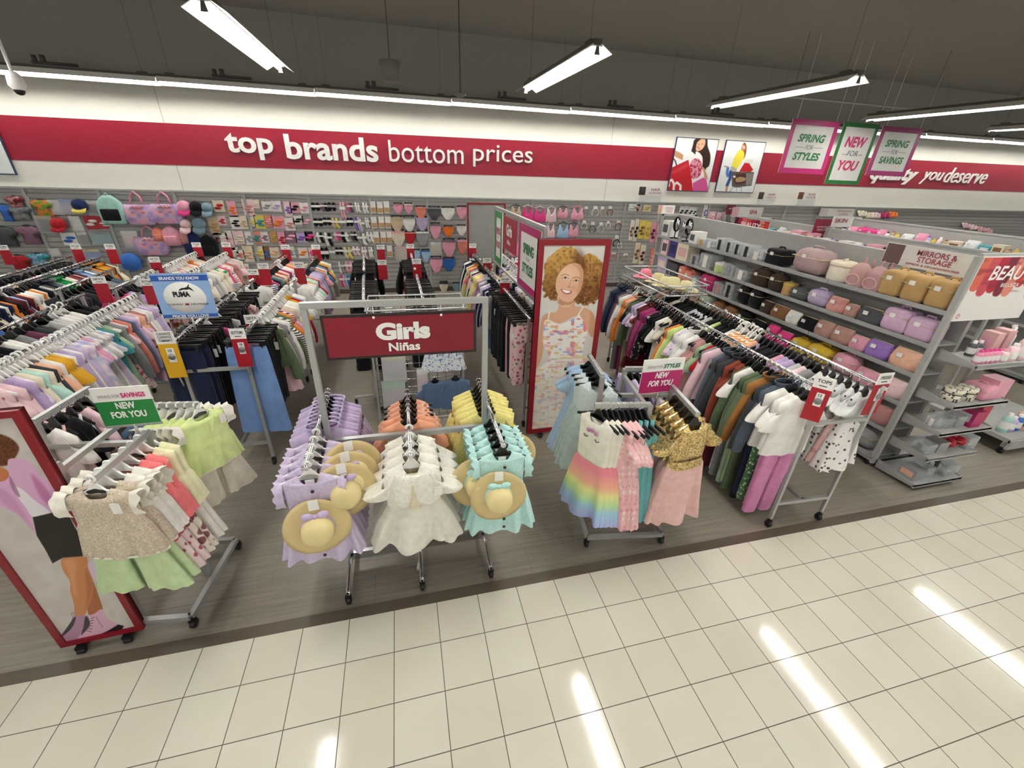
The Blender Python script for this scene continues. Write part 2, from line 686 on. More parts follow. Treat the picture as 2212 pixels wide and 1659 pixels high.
# slatted merchandising wall: one long surface of grooved slats, uprights, top ledge
mb = MB()
ztop = lambda x: 2.178 + 0.0045 * x
zz = 0.10
while zz < 2.2:
    h = min(0.088, 2.205 - zz)
    mb.box((12, 8.94, zz + h / 2), (52, 0.1, h))
    mb.box((12, 8.96, zz + h + 0.007), (52, 0.08, 0.016))
    zz += 0.102
struct('wall_slatted', mb, M_SLAT)
for i, x in enumerate([-6.24, -4.95, -3.73, -2.42, -1.12, 0.16, 1.46, 2.75, 4.04, 5.33, 6.62, 7.89, 9.18, 10.47, 11.76, 13.05, 14.34, 15.63, 16.92]):
    struct('trim_%d' % (5 + i), MB().box((x, 8.88, 1.12), (0.055, 0.04, 2.2)), M_GREY)
struct('trim_30', MB().box((12, 8.93, 2.225), (52, 0.16, 0.03)), M_GREY)
struct('baseboard_back', MB().box((12, 8.87, 0.05), (52, 0.06, 0.1)), mat('base_brown', '#4d4138', 0.5))

# ------------------------------------------------------------------ lettering on the band
M_LET = mat('letter_white', '#f4f2ee', 0.5)
UX, UZ = Vector((1, 0, 0.005)).normalized(), Vector((0, 0, 1))


def wall_word(parent, s, u0, u1, vt0, vb0, bold, shear=0.0, name='lettering'):
    """letters between the photo columns u0..u1 on the wall; vt0, vb0 = top and bottom of ink at the middle"""
    a, b = at(u0, (vt0 + vb0) / 2, y=8.985), at(u1, (vt0 + vb0) / 2, y=8.985)
    um = (u0 + u1) / 2
    h = at(um, vt0, y=8.985).z - at(um, vb0, y=8.985).z
    z = (at(um, vt0, y=8.985).z + at(um, vb0, y=8.985).z) / 2
    m = MB()
    text(m, s, ((a.x + b.x) / 2, 8.99, z), UX, UZ, b.x - a.x, h, bold, shear, 0.03)
    return m.build(name, M_LET, parent)


t = thing('wall_lettering', 'white raised letters reading top brands bottom prices on the red wall band', 'lettering')
wall_word(t, 'top', 489, 590, 289, 345, 0.026, name='word')
wall_word(t, 'brands', 617, 816, 294, 347, 0.026, name='word')
wall_word(t, 'bottom', 840, 1001, 306, 352, 0.0, name='word')
wall_word(t, 'prices', 1022, 1150, 314, 362, 0.0, name='word')
t = thing('wall_lettering', 'white slanted letters reading quality you deserve behind the hanging signs', 'lettering')
wall_word(t, 'quality', 1880, 1981, 360, 398, 0.035, 0.3, 'word')
wall_word(t, 'you', 1989, 2035, 371, 398, 0.0, 0.3, 'word')
wall_word(t, 'deserve', 2041, 2133, 363, 396, 0.0, 0.3, 'word')

# ------------------------------------------------------------------ lamps
M_TUBE = mat('lamp_tube', '#fffefa', 0.4, emit=16.0)
M_REFL = mat('lamp_reflector', '#f2f0e8', 0.5)
M_HOUS = mat('lamp_housing', '#55524c', 0.6)


def lamp_meshes(L, wide, skirt=False):
    h = MB().box((0, 0, 0.085), (0.09, L, 0.04))
    r = MB()
    w = wide
    for sgn in (-1, 1):
        lo = -0.015 if not (skirt and sgn > 0) else -0.06
        r.slab([(0.045 * sgn, -L / 2, 0.06), (w * sgn, -L / 2, lo), (w * sgn, L / 2, lo), (0.045 * sgn, L / 2, 0.06)], (0, 0, 0.006))
    r.box((0, 0, 0.045), (0.1, L, 0.012))
    t = MB()
    t.cyl((0, -L / 2 + 0.03, 0.012), (0, L / 2 - 0.03, 0.012), 0.026, 10)
    e = MB()
    e.slab([(-0.012, 0, 0.06), (0.012, 0, 0.06), (0.03, 0, -0.03), (-0.03, 0, -0.03)], (0, 0.006, 0))
    return h.mesh('housing', M_HOUS), r.mesh('reflector', M_REFL), t.mesh('tube', M_TUBE), e.mesh('end_plate', M_HOUS)


def lamp(name, label, loc, rz, meshes, L, watts, group=None, zc=5.38, wl=0.12):
    t = thing(name, label, 'lamp', loc, rz, group)
    for nm, me in zip(('housing', 'reflector', 'tube'), meshes):
        place(nm, me, t)
    for yy in (-L / 2, L / 2):
        place('end_plate', meshes[3], t, (0, yy, 0))
    for yy in (-L * 0.42, L * 0.42):
        MB().cyl((0, yy, 0.1), (0, yy, zc - loc[2]), 0.0022, 6).build('hanger_wire', M_HOUS, t)
        MB().box((0, yy, 0.118), (0.06, 0.14, 0.03)).build('top_clip', M_HOUS, t)
    ld = bpy.data.lights.new('lamp_light', 'AREA')
    ld.shape = 'RECTANGLE'
    ld.size, ld.size_y = wl, L - 0.1
    ld.energy = watts
    ld.color = (1.0, 0.992, 0.965)
    lo = bpy.data.objects.new('lamp_light', ld)
    COL.objects.link(lo)
    lo.location = (0, 0, 0.042)
    lo.parent = t
    return t


ML = lamp_meshes(2.75, 0.17)
desc = {(0, 0): 'lit pendant strip lamp at upper left of the picture', (1, 0): 'lit pendant strip lamp above the girls poster, second from left',
        (2, 0): 'lit pendant strip lamp right of centre, third from left', (3, 0): 'lit pendant strip lamp above the hanging spring signs, fourth from left',
        (4, 0): 'short bit of lit strip lamp at the right picture edge'}
for i, x in enumerate((0.63, 4.2, 7.65, 11.2, 14.6)):
    for j, y in enumerate((4.35, -0.12, -4.5)):
        if j and i == 4:
            continue
        lb = desc.get((i, j), 'lit pendant strip lamp over the aisle, overhead and behind the viewer')
        lamp('pendant_lamp', lb, (x, y, 4.0), 0.0, ML, 2.75, LAMP_W, 'pendant lamps' if j == 0 else 'lamps over the aisle')
for y in (4.35, -0.12):
    lamp('pendant_lamp', 'lit pendant strip lamp far left, outside the picture', (-2.9, y, 4.0), 0.0, ML, 2.75, LAMP_W, 'lamps beyond the left edge')
# wall-washing row along the back wall
LS = 2.655
MS = lamp_meshes(LS - 0.01, 0.085, True)
for i in range(-2, 11):
    x = 0.02 + LS * (i + 0.5) - 2.0
    k = i + 3
    lb = '%s lamp from the left in the bright row along the back wall' % nth(k)
    lamp('strip_lamp', lb, (x, 8.5, 4.085 + 0.004 * x), PI / 2, MS, LS - 0.01, STRIP_W, 'wall lamp row', wl=0.1)
for i, (u, v) in enumerate(((120, 142), (500, 166), (825, 192), (1105, 215), (1340, 233), (1560, 248))):
    p = at(u, v, y=8.5)
    mb = MB().tube([(-0.32, 0, 0), (0, 0, 0), (0.33, 0, 0)], 0.022, 8, flat=(1.2, 1)).tube([(-0.15, 0, 0), (-0.15, 0, 0.06), (-0.15, 0, 0.11)], 0.04, 10).tube([(-0.27, 0, 0), (-0.27, 0, 0.05), (-0.27, 0, 0.1)], 0.035, 10)
    tag(mb.build('lamp_bracket', M_HOUS, None, (p.x, 8.5, 4.23 + 0.004 * p.x)), '%s dark mounting bracket on top of the back wall lamp row' % nth(i + 1), 'bracket', 'lamp row brackets')

# ceiling bits
p = at(845, 176, y=6.2)
t = thing('ceiling_speaker', 'grey drum-shaped pendant speaker hanging left of centre', 'speaker', p)
MB().lathe([(0.13, 0.0), (0.145, 0.12), (0.16, 0.26), (0.15, 0.265)], 20, cap0=True, cap1=True).build('drum', mat('spk', '#8b8782', 0.6), t)
MB().cyl((0, 0, 0.265), (0, 0, 5.38 - p.z), 0.006, 6).build('hanger_wire', M_HOUS, t)
p = at(994, 208, y=6.6)
t = thing('dome_sensor', 'small dome sensor hanging on a thin stem above the band', 'sensor', p)
MB().lathe([(0.0, -0.02), (0.06, -0.01), (0.1, 0.02), (0.1, 0.035), (0.0, 0.04)], 18).build('dome', mat('dome_grey', '#98948e', 0.5), t)
MB().cyl((0, 0, 0.03), (0, 0, 5.38 - p.z), 0.009, 8).build('stem', M_HOUS, t)
p = at(42, 196, y=5.5)
t = thing('security_camera', 'white pole-mounted dome camera with black lens at upper left', 'camera', p)
MB().lathe([(0.05, 0.0), (0.085, 0.05), (0.07, 0.16), (0.03, 0.2)], 16, cap1=True).build('housing', M_WHITE, t)
MB().ball((0, 0, 0.005), 0.055, 14, 8).build('lens', M_BLACK, t)
MB().cyl((0, 0, 0.19), (0, 0, 5.38 - p.z), 0.018, 8).build('pole', M_WHITE, t)
mb = MB()
a = at(2120, 30, y=3.0)
mb.box((a.x + 1.0, 3.2, 5.25), (2.2, 0.5, 0.25))
mb.tube([(a.x - 1.6, 2.2, 5.3), (a.x + 2.5, 3.0, 5.3)], 0.03, 8)
tag(mb.build('ceiling_duct', M_DARK), 'dark grey duct under the ceiling at the upper right corner', 'duct')
# ================================================================== garments
RNG = random.Random(11)


def ring(z, hw, hd, dipf=0.0, dipb=0.0, yo=0.0, n=26, amp=0.0, k=15, ph=0.0, e=0.75, xo=0.0):
    g = []
    for i in range(n):
        a = 2 * PI * i / n
        c, s = math.cos(a), math.sin(a)
        x = hw * math.copysign(abs(c) ** e, c)
        y = hd * math.copysign(abs(s) ** e, s)
        w = amp * (.72 * math.cos(k * a + ph) + .45 * math.cos((k // 2 + 2) * a + 2.3 * ph + 1)) if amp else 0.0
        zz = z - (dipf if s < 0 else dipb) * (s * s)
        g.append((x * (1 + w * 0.25 / max(hw, .05)) + xo, y + yo + w * (s if abs(s) > .3 else s * .5), zz))
    return g


def dense(secs, m=3):
    """smooth in-between sections"""
    out = []
    for i in range(len(secs) - 1):
        a, b = secs[i], secs[i + 1]
        for j in range(m):
            t = j / m
            out.append([p + (q - p) * t for p, q in zip(a, b)])
    out.append(list(secs[-1]))
    return out


def torso(mb, secs, fold=0.012, k=15, ph=0.0, n=26, m=2, from_=0.3):
    """secs: (z, half width, half depth, front dip, back dip)"""
    ds = dense(secs, m)
    z0, z1 = ds[0][0], ds[-1][0]
    rs = []
    for s in ds:
        t = (z0 - s[0]) / (z0 - z1)
        a = fold * max(0, (t - from_) / (1 - from_)) ** 1.2
        rs.append(ring(s[0], s[1], s[2], s[3], s[4], 0, n, a, k, ph + t * 0.8))
    return mb.loft(rs)


def sleeve(mb, sd, x0, z0, L, r0, r1, out=0.06, dep=0.6, puff=0.0, fwd=0.0, n=12, m=6):
    rs = []
    for j in range(m + 1):
        t = j / m
        r = r0 + (r1 - r0) * t + puff * math.sin(PI * t)
        c = Vector((sd * (x0 + out * math.sin(t * PI / 2)), fwd * t * t, z0 - L * t))
        tilt = 0.9 * (1 - t)
        g = []
        for i in range(n):
            a = 2 * PI * i / n
            dx, dy = r * math.cos(a), r * dep * math.sin(a)
            g.append(c + Vector((dx * math.cos(tilt), dy, -sd * dx * math.sin(tilt) * 0.9)))
        rs.append(g)
    return mb.loft(rs, False, False)


def ruffle(mb, sd, x0, z0, h=0.09, out=0.035, dep=0.05, k=5):
    """gathered flutter sleeve round the armhole"""
    a, b = [], []
    n = 22
    for i in range(n):
        t = i / (n - 1)
        an = -0.25 * PI + t * 1.5 * PI
        y, z = -math.cos(an) * dep * .7, z0 - h / 2 + math.sin(an) * h * .55
        w = 0.010 * math.sin(k * 2 * PI * t)
        a.append((sd * x0, y, z))
        b.append((sd * (x0 + out + w), y * 1.5 + w * .6, z + 0.012))
    return mb.loft([a, [tuple((Vector(p) * .5 + Vector(q) * .5) + Vector((0, 0, .006))) for p, q in zip(a, b)], b], closed=False)


def hanger_mesh(kind, w=0.165, drop=0.048):
    """hook over the origin, arms hanging below it"""
    mb = MB()
    M = {'w': M_WHITE, 'k': M_BLACK, 'c': mat('clear_plastic', '#dfe3e4', 0.15, alpha=0.55), 'p': M_BLACK}[kind]
    hook = M_CHROME if kind in 'kp' else M
    r = 0.02 if kind in 'wc' else 0.017
    pts = [(r * math.cos(math.radians(a)), 0, r * math.sin(math.radians(a)) - 0.002) for a in range(200, -91, -29)]
    mb.m = 1
    mb.tube(pts + [(0, 0, -0.045)], 0.0026 if kind in 'kp' else 0.0075, 6)
    mb.m = 0
    if kind == 'p':   # clip hanger
        mb.box((0, 0, -0.055), (2 * w, 0.012, 0.018))
        for s in (-1, 1):
            mb.box((s * (w - 0.03), 0, -0.075), (0.03, 0.024, 0.055))
            mb.box((s * (w - 0.03), -0.014, -0.085), (0.022, 0.008, 0.03))
    else:
        top = [(x, 0, -0.08 - drop * (abs(x) / w) ** 1.2) for x in (-w, -w * .8, -w * .5, -w * .25, 0, w * .25, w * .5, w * .8, w)]
        hh = [0.008, 0.009, 0.009, 0.012, 0.016, 0.012, 0.009, 0.009, 0.008]
        th = 0.006
        rs = [[(p[0], -th, p[2] - h), (p[0], -th, p[2] + h), (p[0], th, p[2] + h), (p[0], th, p[2] - h)] for p, h in zip(top, hh)]
        mb.loft(rs, True, True, smooth=False)
        q = .046 if kind == 'k' else .05
        mb.slab([(-q * .3, -.006, -.035), (q * .3, -.006, -.035), (q, -.006, -.085), (q * .9, -.006, -.1), (-q * .9, -.006, -.1), (-q, -.006, -.085)], (0, .012, 0))
    return mb.mesh('hanger', [M, hook])


HANG = {k: hanger_mesh(k, 0.15 if k == 'p' else 0.165) for k in 'wkcp'}
HANG_S = {k: hanger_mesh(k, 0.15) for k in 'wk'}
M_TAG = mat('price_card', '#efece6', 0.6)
TAGM = MB().box((0, 0, -0.04), (0.045, 0.003, 0.07)).cyl((0, 0, -0.005), (0.0, 0.004, 0.03), 0.0012, 4).mesh('price_tag', M_TAG)
M_DEF = fab('#cccccc')
GM = {}


def garment_mesh(kind, sd):
    if (kind, sd) in GM:
        return GM[kind, sd]
    R = random.Random(hash((len(kind), kind[0], kind[-1], sd)) & 0xffff if False else sum(map(ord, kind)) * 7 + sd)
    j = lambda a, b: R.uniform(a, b)
    mb = MB()
    ph = j(0, 6)
    W, L = j(.165, .185), j(.44, .52)
    if kind in ('tee', 'long', 'jacket', 'hoodie'):
        d = .032 if kind in ('tee', 'long') else .042
        torso(mb, [(-.072, .055, .022, .03, .0), (-.082, .085, .026, .022, 0), (-.118, W, d * .9, 0, 0), (-.2, W * .97, d, 0, 0), (-L * .7, W * .95, d, 0, 0), (-L, W * j(.98, 1.08), d * 1.05, 0, 0)], .01, 12, ph)
        if kind == 'tee':
            for s in (-1, 1):
                sleeve(mb, s, W - .03, -.155, j(.12, .16), .06, .062, .05, .55)
        else:
            for s in (-1, 1):
                sleeve(mb, s, W - .03, -.155, j(.40, .46), .06, .036, j(.045, .075), .62, .006, j(-.03, .03))
        if kind in ('jacket', 'hoodie'):
            mb.lathe([(.062, -.085), (.082, -.06), (.09, -.045), (.078, -.05)], 16, sy=.5)
            mb.slab([(-.004, -.046, -.12), (.004, -.046, -.12), (.004, -.05, -L), (-.004, -.05, -L)], (0, -.003, 0))
    elif kind == 'dress':
        L = j(.66, .78)
        torso(mb, [(-.075, .06, .022, .045, 0), (-.085, .085, .026, .03, 0), (-.115, W * .84, .03, 0, 0), (-.2, W * .82, .034, 0, 0), (-.33, W * .78, .034, 0, 0), (-.5, W * 1.0, .05, 0, 0), (-L, W * j(1.2, 1.45), .062, 0, 0)], .022, 14, ph)
        for s in (-1, 1):
            sleeve(mb, s, W * .84 - .03, -.15, j(.09, .14), .05, .06, .045, .55, .012)
    elif kind in ('tank', 'slip'):
        L = j(.5, .6) if kind == 'tank' else .8
        for s in (-1, 1):
            mb.tube([(s * .07, 0, -.075), (s * .085, -.02, -.14)], .008, 6, flat=(2, .6))
        torso(mb, [(-.14, W * .7, .026, .02, 0), (-.2, W * .78, .032, 0, 0), (-.34, W * .78, .034, 0, 0), (-L, W * j(1, 1.15), .045, 0, 0)], .016, 13, ph)
    elif kind in ('pants', 'leggings', 'shorts', 'wide'):
        L = {'pants': j(.72, .8), 'leggings': j(.66, .76), 'shorts': j(.26, .32), 'wide': .86}[kind]
        hw = {'pants': .145, 'leggings': .12, 'shorts': .15, 'wide': .16}[kind]
        lw = {'pants': .072, 'leggings': .05, 'shorts': .082, 'wide': .098}[kind]
        torso(mb, [(-.088, hw * .93, .024, 0, 0), (-.11, hw * .95, .026, 0, 0), (-.2, hw * 1.0, .032, 0, 0), (-.26, hw * 1.02, .03, 0, 0)], .006, 10, ph, m=1)
        for s in (-1, 1):
            rs = []
            for i in range(7):
                t = i / 6
                rs.append(ring(-.24 - (L - .24) * t, hw * .5 * (1 - t) + lw * t, .03 + .004 * math.sin(9 * t + ph), 0, 0, 0, 14, .006 * t, 5, ph, .8, s * (hw * .52 + (.0 if kind != 'wide' else .02) * t)))
            mb.loft(rs)
    elif kind == 'skirt':
        torso(mb, [(-.088, .13, .024, 0, 0), (-.12, .135, .03, 0, 0), (-.24, .17, .045, 0, 0), (-.38, .21, .055, 0, 0)], .03, 15, ph)
    me = mb.mesh(kind, M_DEF)
    GM[kind, sd] = me
    return me


# colour words used on the racks: name -> (colour, pattern, second colour, third, scale)
CW = {
    'lavender': ('#bda9cf',), 'lilac': ('#cdbbd9',), 'plum': ('#6f3a55',), 'magenta': ('#a53a72',), 'pink': ('#dfa0b4',), 'pale pink': ('#ecc9cf',), 'hot pink': ('#e0558c',), 'orchid pink': ('#d98cba',),
    'dusty pink': ('#c08f8d', 'knit'), 'salmon': ('#e58a78',), 'coral': ('#ea6f6a',), 'peach': ('#efb898',), 'orange': ('#e58436',), 'rust': ('#8d4030',), 'red': ('#b3202b',), 'maroon': ('#64222c',),
    'dark red floral': ('#6a1f24', 'floral', '#b0603f', '#3d1216', 1.4), 'white': ('#efece6',), 'cream': ('#e9dfc8',), 'ivory': ('#ece6d8', 'knit'), 'beige': ('#cdbfa6',), 'tan': ('#a9764a',), 'camel': ('#a5713d',), 'brown': ('#6b4a33',),
    'mustard': ('#dba52c',), 'yellow': ('#ecdf7c',), 'lime': ('#cbdd8e',), 'mint': ('#b9e0d2',), 'sage': ('#9db391',), 'olive': ('#5f6e50',), 'green': ('#1f7a43',), 'bright green': ('#0f8240',), 'teal': ('#3f8f96',),
    'sky blue': ('#8db4d4',), 'blue': ('#4a76b8',), 'royal blue': ('#20328c',), 'cornflower blue': ('#7596cc',), 'navy': ('#1f2740',), 'denim': ('#566f8c', 'knit'), 'slate': ('#56606e',), 'grey': ('#8e8e90',), 'light grey': ('#c2c1bf',), 'charcoal': ('#3b3c40',), 'black': ('#17171a',),
    'pink floral': ('#e7c6c8', 'floral', '#c25d79', '#7f9a6d', 1), 'white floral': ('#efe9e2', 'floral', '#d07d93', '#8ea57f', .8), 'lilac floral': ('#e2d7e6', 'floral', '#9b7fb5', '#cf9fb8', 1.1), 'blue floral': ('#d9dde0', 'floral', '#4f6fa8', '#8fa3c4', 1.2),
    'black print': ('#1d1d20', 'floral', '#8d5a68', '#c9c3be', 1), 'grey leopard': ('#a8a29c', 'spots', '#3c3936', None, 1.3), 'striped white': ('#efece6', 'stripe', '#3b3c40', None, 1), 'striped pink': ('#efe3e2', 'stripe', '#d98a9c', None, 1),
    'striped blue': ('#e6e9ec', 'stripe', '#4b6a98', None, 1), 'striped orange': ('#f0e6da', 'stripe', '#e59b57', None, 1.2), 'green floral': ('#4f7a55', 'floral', '#dfe3c8', '#9fb58d', 1.5), 'pastel tie-dye': ('#e6b9d0', 'marble', '#b9b5dc', '#efe6ec', 1), 'iridescent': ('#d9c9dd', 'marble', '#efe3df', '#bcc3dc', 1.4),
    'cow spot': ('#efece6', 'spots', '#26262a', None, .6), 'rose knit': ('#b98486', 'knit'), 'tulle green': ('#b4cfae', 'tulle'), 'silver': ('#d5d4d3', 'knit'), 'spotted white': ('#efe9e6', 'spots', '#4a4648', None, .55), 'pink tulle': ('#ecc0c0', 'tulle'), 'green dot': ('#efe8d6', 'spots', '#3f9a4e', None, .35),
}
KW = {'tee': ('short-sleeved top', 'top'), 'long': ('long-sleeved top', 'top'), 'jacket': ('jacket', 'jacket'), 'hoodie': ('hooded sweater', 'sweater'), 'dress': ('dress', 'dress'), 'tank': ('strappy top', 'top'), 'slip': ('strappy dress', 'dress'),
      'pants': ('trousers', 'trousers'), 'leggings': ('leggings', 'leggings'), 'shorts': ('shorts', 'shorts'), 'skirt': ('skirt', 'skirt'), 'wide': ('wide-leg trousers', 'trousers')}
PARTNAME = {'jacket': 'jacket', 'slip': 'slip_dress', 'tee': 'short_sleeved_top', 'long': 'long_sleeved_top', 'tank': 'camisole', 'hoodie': 'hooded_sweater', 'wide': 'wide_trousers'}


def hang(kind, col, loc, rz, label, hanger, group=None, sd=None, tilt=0.0, tagit=False, sc=1.0):
    under = None
    if '>' in col:
        col, under = col.split('>')
    me = garment_mesh(kind, RNG.randrange(3) if sd is None else sd)
    o = bpy.data.objects.new(PARTNAME.get(kind, kind), me)
    COL.objects.link(o)
    o.location = loc
    o.rotation_euler = (tilt, 0, rz)
    if sc != 1.0:
        o.scale = (sc, sc, sc)
    o.material_slots[0].link = 'OBJECT'
    o.material_slots[0].material = fab(*CW[col])
    tag(o, label, KW[kind][1], group)
    place('hanger', HANG['p' if kind in ('pants', 'leggings', 'shorts', 'skirt', 'wide') else hanger], o)
    if under:
        u = place('trousers', garment_mesh('leggings', RNG.randrange(3)), o, (0, .006, -.27))
        u.scale = (1, .8, 1.0)
        u.material_slots[0].link = 'OBJECT'
        u.material_slots[0].material = fab(*CW[under])
    if tagit:
        q = place('price_tag', TAGM, o, (0.12 * RNG.choice((-1, 1)), -0.045, -.17))
    return o


def parse(spec):
    out = []
    for w in spec.split(','):
        w = w.strip()
        n = 1
        h = None
        m_ = re.match(r'(\w+):([^*/]+)((?:[*/]\w+)*)$', w)
        kind, col = m_.group(1), m_.group(2)
        for f in re.findall(r'[*/]\w+', m_.group(3)):
            if f[0] == '*':
                n = int(f[1:])
            else:
                h = f[1:]
        out += [(kind.strip(), col.strip(), h)] * int(n)
    return out


def row(spec, p0, p1, where, group, hanger='k', swing=0.12, face=0.0, jit=0.35, sc=1.2):
    """hang a row of garments along a rail, from p0 (the end the label counts from) to p1"""
    it = parse(spec)
    p0, p1 = Vector(p0), Vector(p1)
    d = p1 - p0
    n = len(it)
    base = math.atan2(d.y, d.x) - PI / 2 + face
    step = d.length / max(1, n)
    for i, (k, c, h) in enumerate(it):
        p = p0 + d * ((i + .5 + RNG.uniform(-jit, jit)) / n)
        lb = '%s %s, %s %s' % (c.replace('>', ' over '), KW[k][0], nth(i + 1), where)
        hang(k, c, p, base + RNG.uniform(-swing, swing), lb, h or hanger, group, tilt=RNG.uniform(-.03, .03), tagit=RNG.random() < .3, sc=sc)


# ================================================================== fixtures
CASTER = None


def caster_meshes():
    w = MB().cyl((-.013, 0, .032), (.013, 0, .032), .032, 14)
    f = MB().box((0, 0, .072), (.04, .03, .012)).box((-.018, 0, .05), (.004, .03, .05)).box((.018, 0, .05), (.004, .03, .05)).cyl((0, 0, .075), (0, 0, .1), .01, 8)
    return w.mesh('wheel', M_BLACK), f.mesh('caster', M_BLACK)


CW_M, CF_M = caster_meshes()


def caster(parent, x, y, rz=0.0):
    c = place('caster', CF_M, parent, (x, y, 0), rz)
    place('wheel', CW_M, c)


def bar(parent, name, a, b, w=.03, m=None, h=None):
    a, b = Vector(a), Vector(b)
    d = b - a
    R = d.to_track_quat('X', 'Z').to_matrix()
    return MB().box((a + b) / 2, (d.length, w, h or w), R=R).build(name, m or M_STEEL, parent)


def rod(parent, name, a, b, r=.0145, m=None):
    return MB().cyl(a, b, r, 12).build(name, m or M_CHROME, parent)


RZ = 1.43


def h_rack(label, xc, y0, y1, w=.556, skew=0.0, ov=.05):
    """long garment rack on castors: two chrome rails on end frames. skew = dx per metre"""
    t = thing('garment_rack', label, 'rack', (xc, y0, 0), -math.atan(skew))
    L = y1 - y0
    for s in (-1, 1):
        x = s * w / 2
        rod(t, 'rail', (x, -ov, RZ), (x, L + ov, RZ))
        for y in (0, L):
            bar(t, 'post', (x, y, .1), (x, y, RZ - .01), .028)
            caster(t, x, y)
    for y in (0, L):
        bar(t, 'cross_bar', (-w / 2, y, 1.13), (w / 2, y, 1.13), .03)
        bar(t, 'base_bar', (-w / 2, y, .28), (w / 2, y, .28), .03)
    bar(t, 'spine', (0, 0, .28), (0, L, .28), .03)
    return t


def price_sign(label, loc, rz, head, col='#a81327', foot=.36, w=.125, num='', lines=1):
    """tall card in a clear holder clipped on a rail end: white head with print over a coloured body"""
    t = thing('rail_sign', label, 'sign', loc, rz)
    hh = foot * .26
    MB().box((0, 0, foot * .37), (w, .006, foot * .74)).build('panel', mat('panel' + col, col, .45), t)
    m = MB().box((0, 0, foot * .74 + hh / 2), (w, .006, hh))
    m.build('header_card', M_CARD, t)
    m = MB()
    for i in range(lines):
        text(m, head, (0, -.003, foot * .74 + hh * (.62 if lines == 1 else .82 - .26 * i)), (1, 0, 0), (0, 0, 1), w * .72, hh * (.28 if lines == 1 else .2), .02)
    m.box((0, -.0035, foot * .74 + hh * .24), (w * .4, .001, hh * .07))
    m.build('header_print', mat('ink', '#2a2a2c', .6), t)
    if num:
        c = MB().box((w * .05, -.006, foot * .5), (w * .4, .003, foot * .3)).build('size_card', M_CARD, t)
        m = MB()
        text(m, num, (w * .05, -.0075, foot * .6), (1, 0, 0), (0, 0, 1), None, foot * .06, .02)
        m.build('size_number', mat('ink', '#2a2a2c', .6), c)
        MB().lathe([(.0, .01), (.026, .008), (.028, 0)], 16, (w * .05, -.009, foot * .47), Matrix.Rotation(PI / 2, 3, 'X')).build('magnet', mat('magnet', '#8e8e90', .4, .4), t)
    MB().tube([(0, .01, 0), (0, .02, -.05), (0, .03, -.1)], .008, 6).build('clip', M_STEEL, t)
    return t
# ================================================================== long racks and their clothes
h_rack('long chrome rack of mixed clothes beside the beauty shelves, pink trousers at its aisle end', 5.475, .115, 3.9, .556, .045)
sk = lambda x, y: x + .045 * (y - .1)
row('tee:white>orchid pink, tee:white>orchid pink, tee:white>green floral, jacket:slate>navy, jacket:charcoal>black, jacket:camel>olive, long:olive>sage*2, tee:white>iridescent, long:olive>grey, dress:rust, long:rust>maroon, jacket:charcoal>denim*2, jacket:slate>grey, long:pale pink>sage, long:grey>black, dress:red, tee:sage>sage, dress:dusty pink, dress:rose knit, tee:white>beige*2, hoodie:white, tee:lilac floral, tee:white, long:lime>lime, long:orange>orange, dress:black print, tank:cream, dress:cream, tee:white, tee:black*2, long:black print, long:magenta*3, jacket:dark red floral, dress:dark red floral, tee:lilac floral>sky blue, tee:lilac>sage/w, jacket:olive>black, tee:black, hoodie:peach>beige, long:orange>brown, tee:light grey>magenta/w, long:white>plum/w, hoodie:grey>grey, long:plum>grey, jacket:navy, jacket:navy*2, jacket:slate',
    (5.165, .2, RZ), (sk(5.18, 3.75), 3.75, RZ), 'from aisle on left rail beside beauty shelves', 'left rail of the rack by the beauty shelves', sc=1.32)
row('long:grey, long:pale pink, long:light grey, tee:lavender*2, tee:pink, long:black*4, tank:lavender, long:peach, tee:striped orange*5/w, tee:white/w, jacket:black*3, tee:lime, tee:black*2, long:light grey, tank:blue floral*4, tee:blue floral, long:black*5, tee:white/w, tee:cream/w, jacket:black*3, long:light grey/w, hoodie:orange, hoodie:light grey, tee:rose knit, long:charcoal, hoodie:light grey*2, jacket:grey',
    (5.725, .62, RZ), (sk(5.736, 3.7), 3.7, RZ), 'from aisle on right rail beside beauty shelves', 'right rail of the rack by the beauty shelves', sc=1.28)

t = h_rack('chrome rack of pastel girls clothes at far left, behind the legs poster', -1.22, 1.35, 3.65, .55)
row('dress:pink floral, long:pale pink, long:lavender, dress:lilac floral, long:cream, tee:mint, long:cream, long:charcoal, tee:peach, long:white floral, tee:mustard>royal blue*2, long:white, long:lavender, hoodie:white, long:lilac, long:iridescent, dress:pastel tie-dye*2, dress:pink, dress:iridescent, dress:light grey, dress:white, dress:iridescent, tee:teal, dress:sage, dress:tulle green, jacket:grey, dress:pink floral, long:salmon, long:slate, long:lavender, tee:pale pink/w, dress:pastel tie-dye/w, long:peach/w, long:rose knit/w, long:white*2/w, long:lavender/w, long:white/w, long:lilac/w, dress:beige/w',
    (-.945, 1.42, RZ), (-.945, 3.6, RZ), 'from the front on pastel far-left rail', 'pastel rail at far left', 'w')
row('tee:black*3, long:white, tee:cream, tank:yellow, tee:black*2, long:white*2, long:grey, long:plum, long:charcoal*2, tee:light grey*2, long:white/w*3, tee:black*2', (-1.495, 1.6, RZ), (-1.495, 3.55, RZ), 'from the front on dark far-left rail', 'dark rail at far left')
h_rack('rack with white-hangered girls sets behind the far-left pastel rack', -1.6, 3.95, 5.0, .55)
row('tee:hot pink, tee:lavender*2, long:black, tee:black*2, tee:white/w*3, tee:black print, long:pink/w, tee:white/w*2', (-1.33, 3.95, RZ), (-1.33, 4.95, RZ), 'from the front on rail behind the far-left pastel rail', 'rail behind the pastel rail')
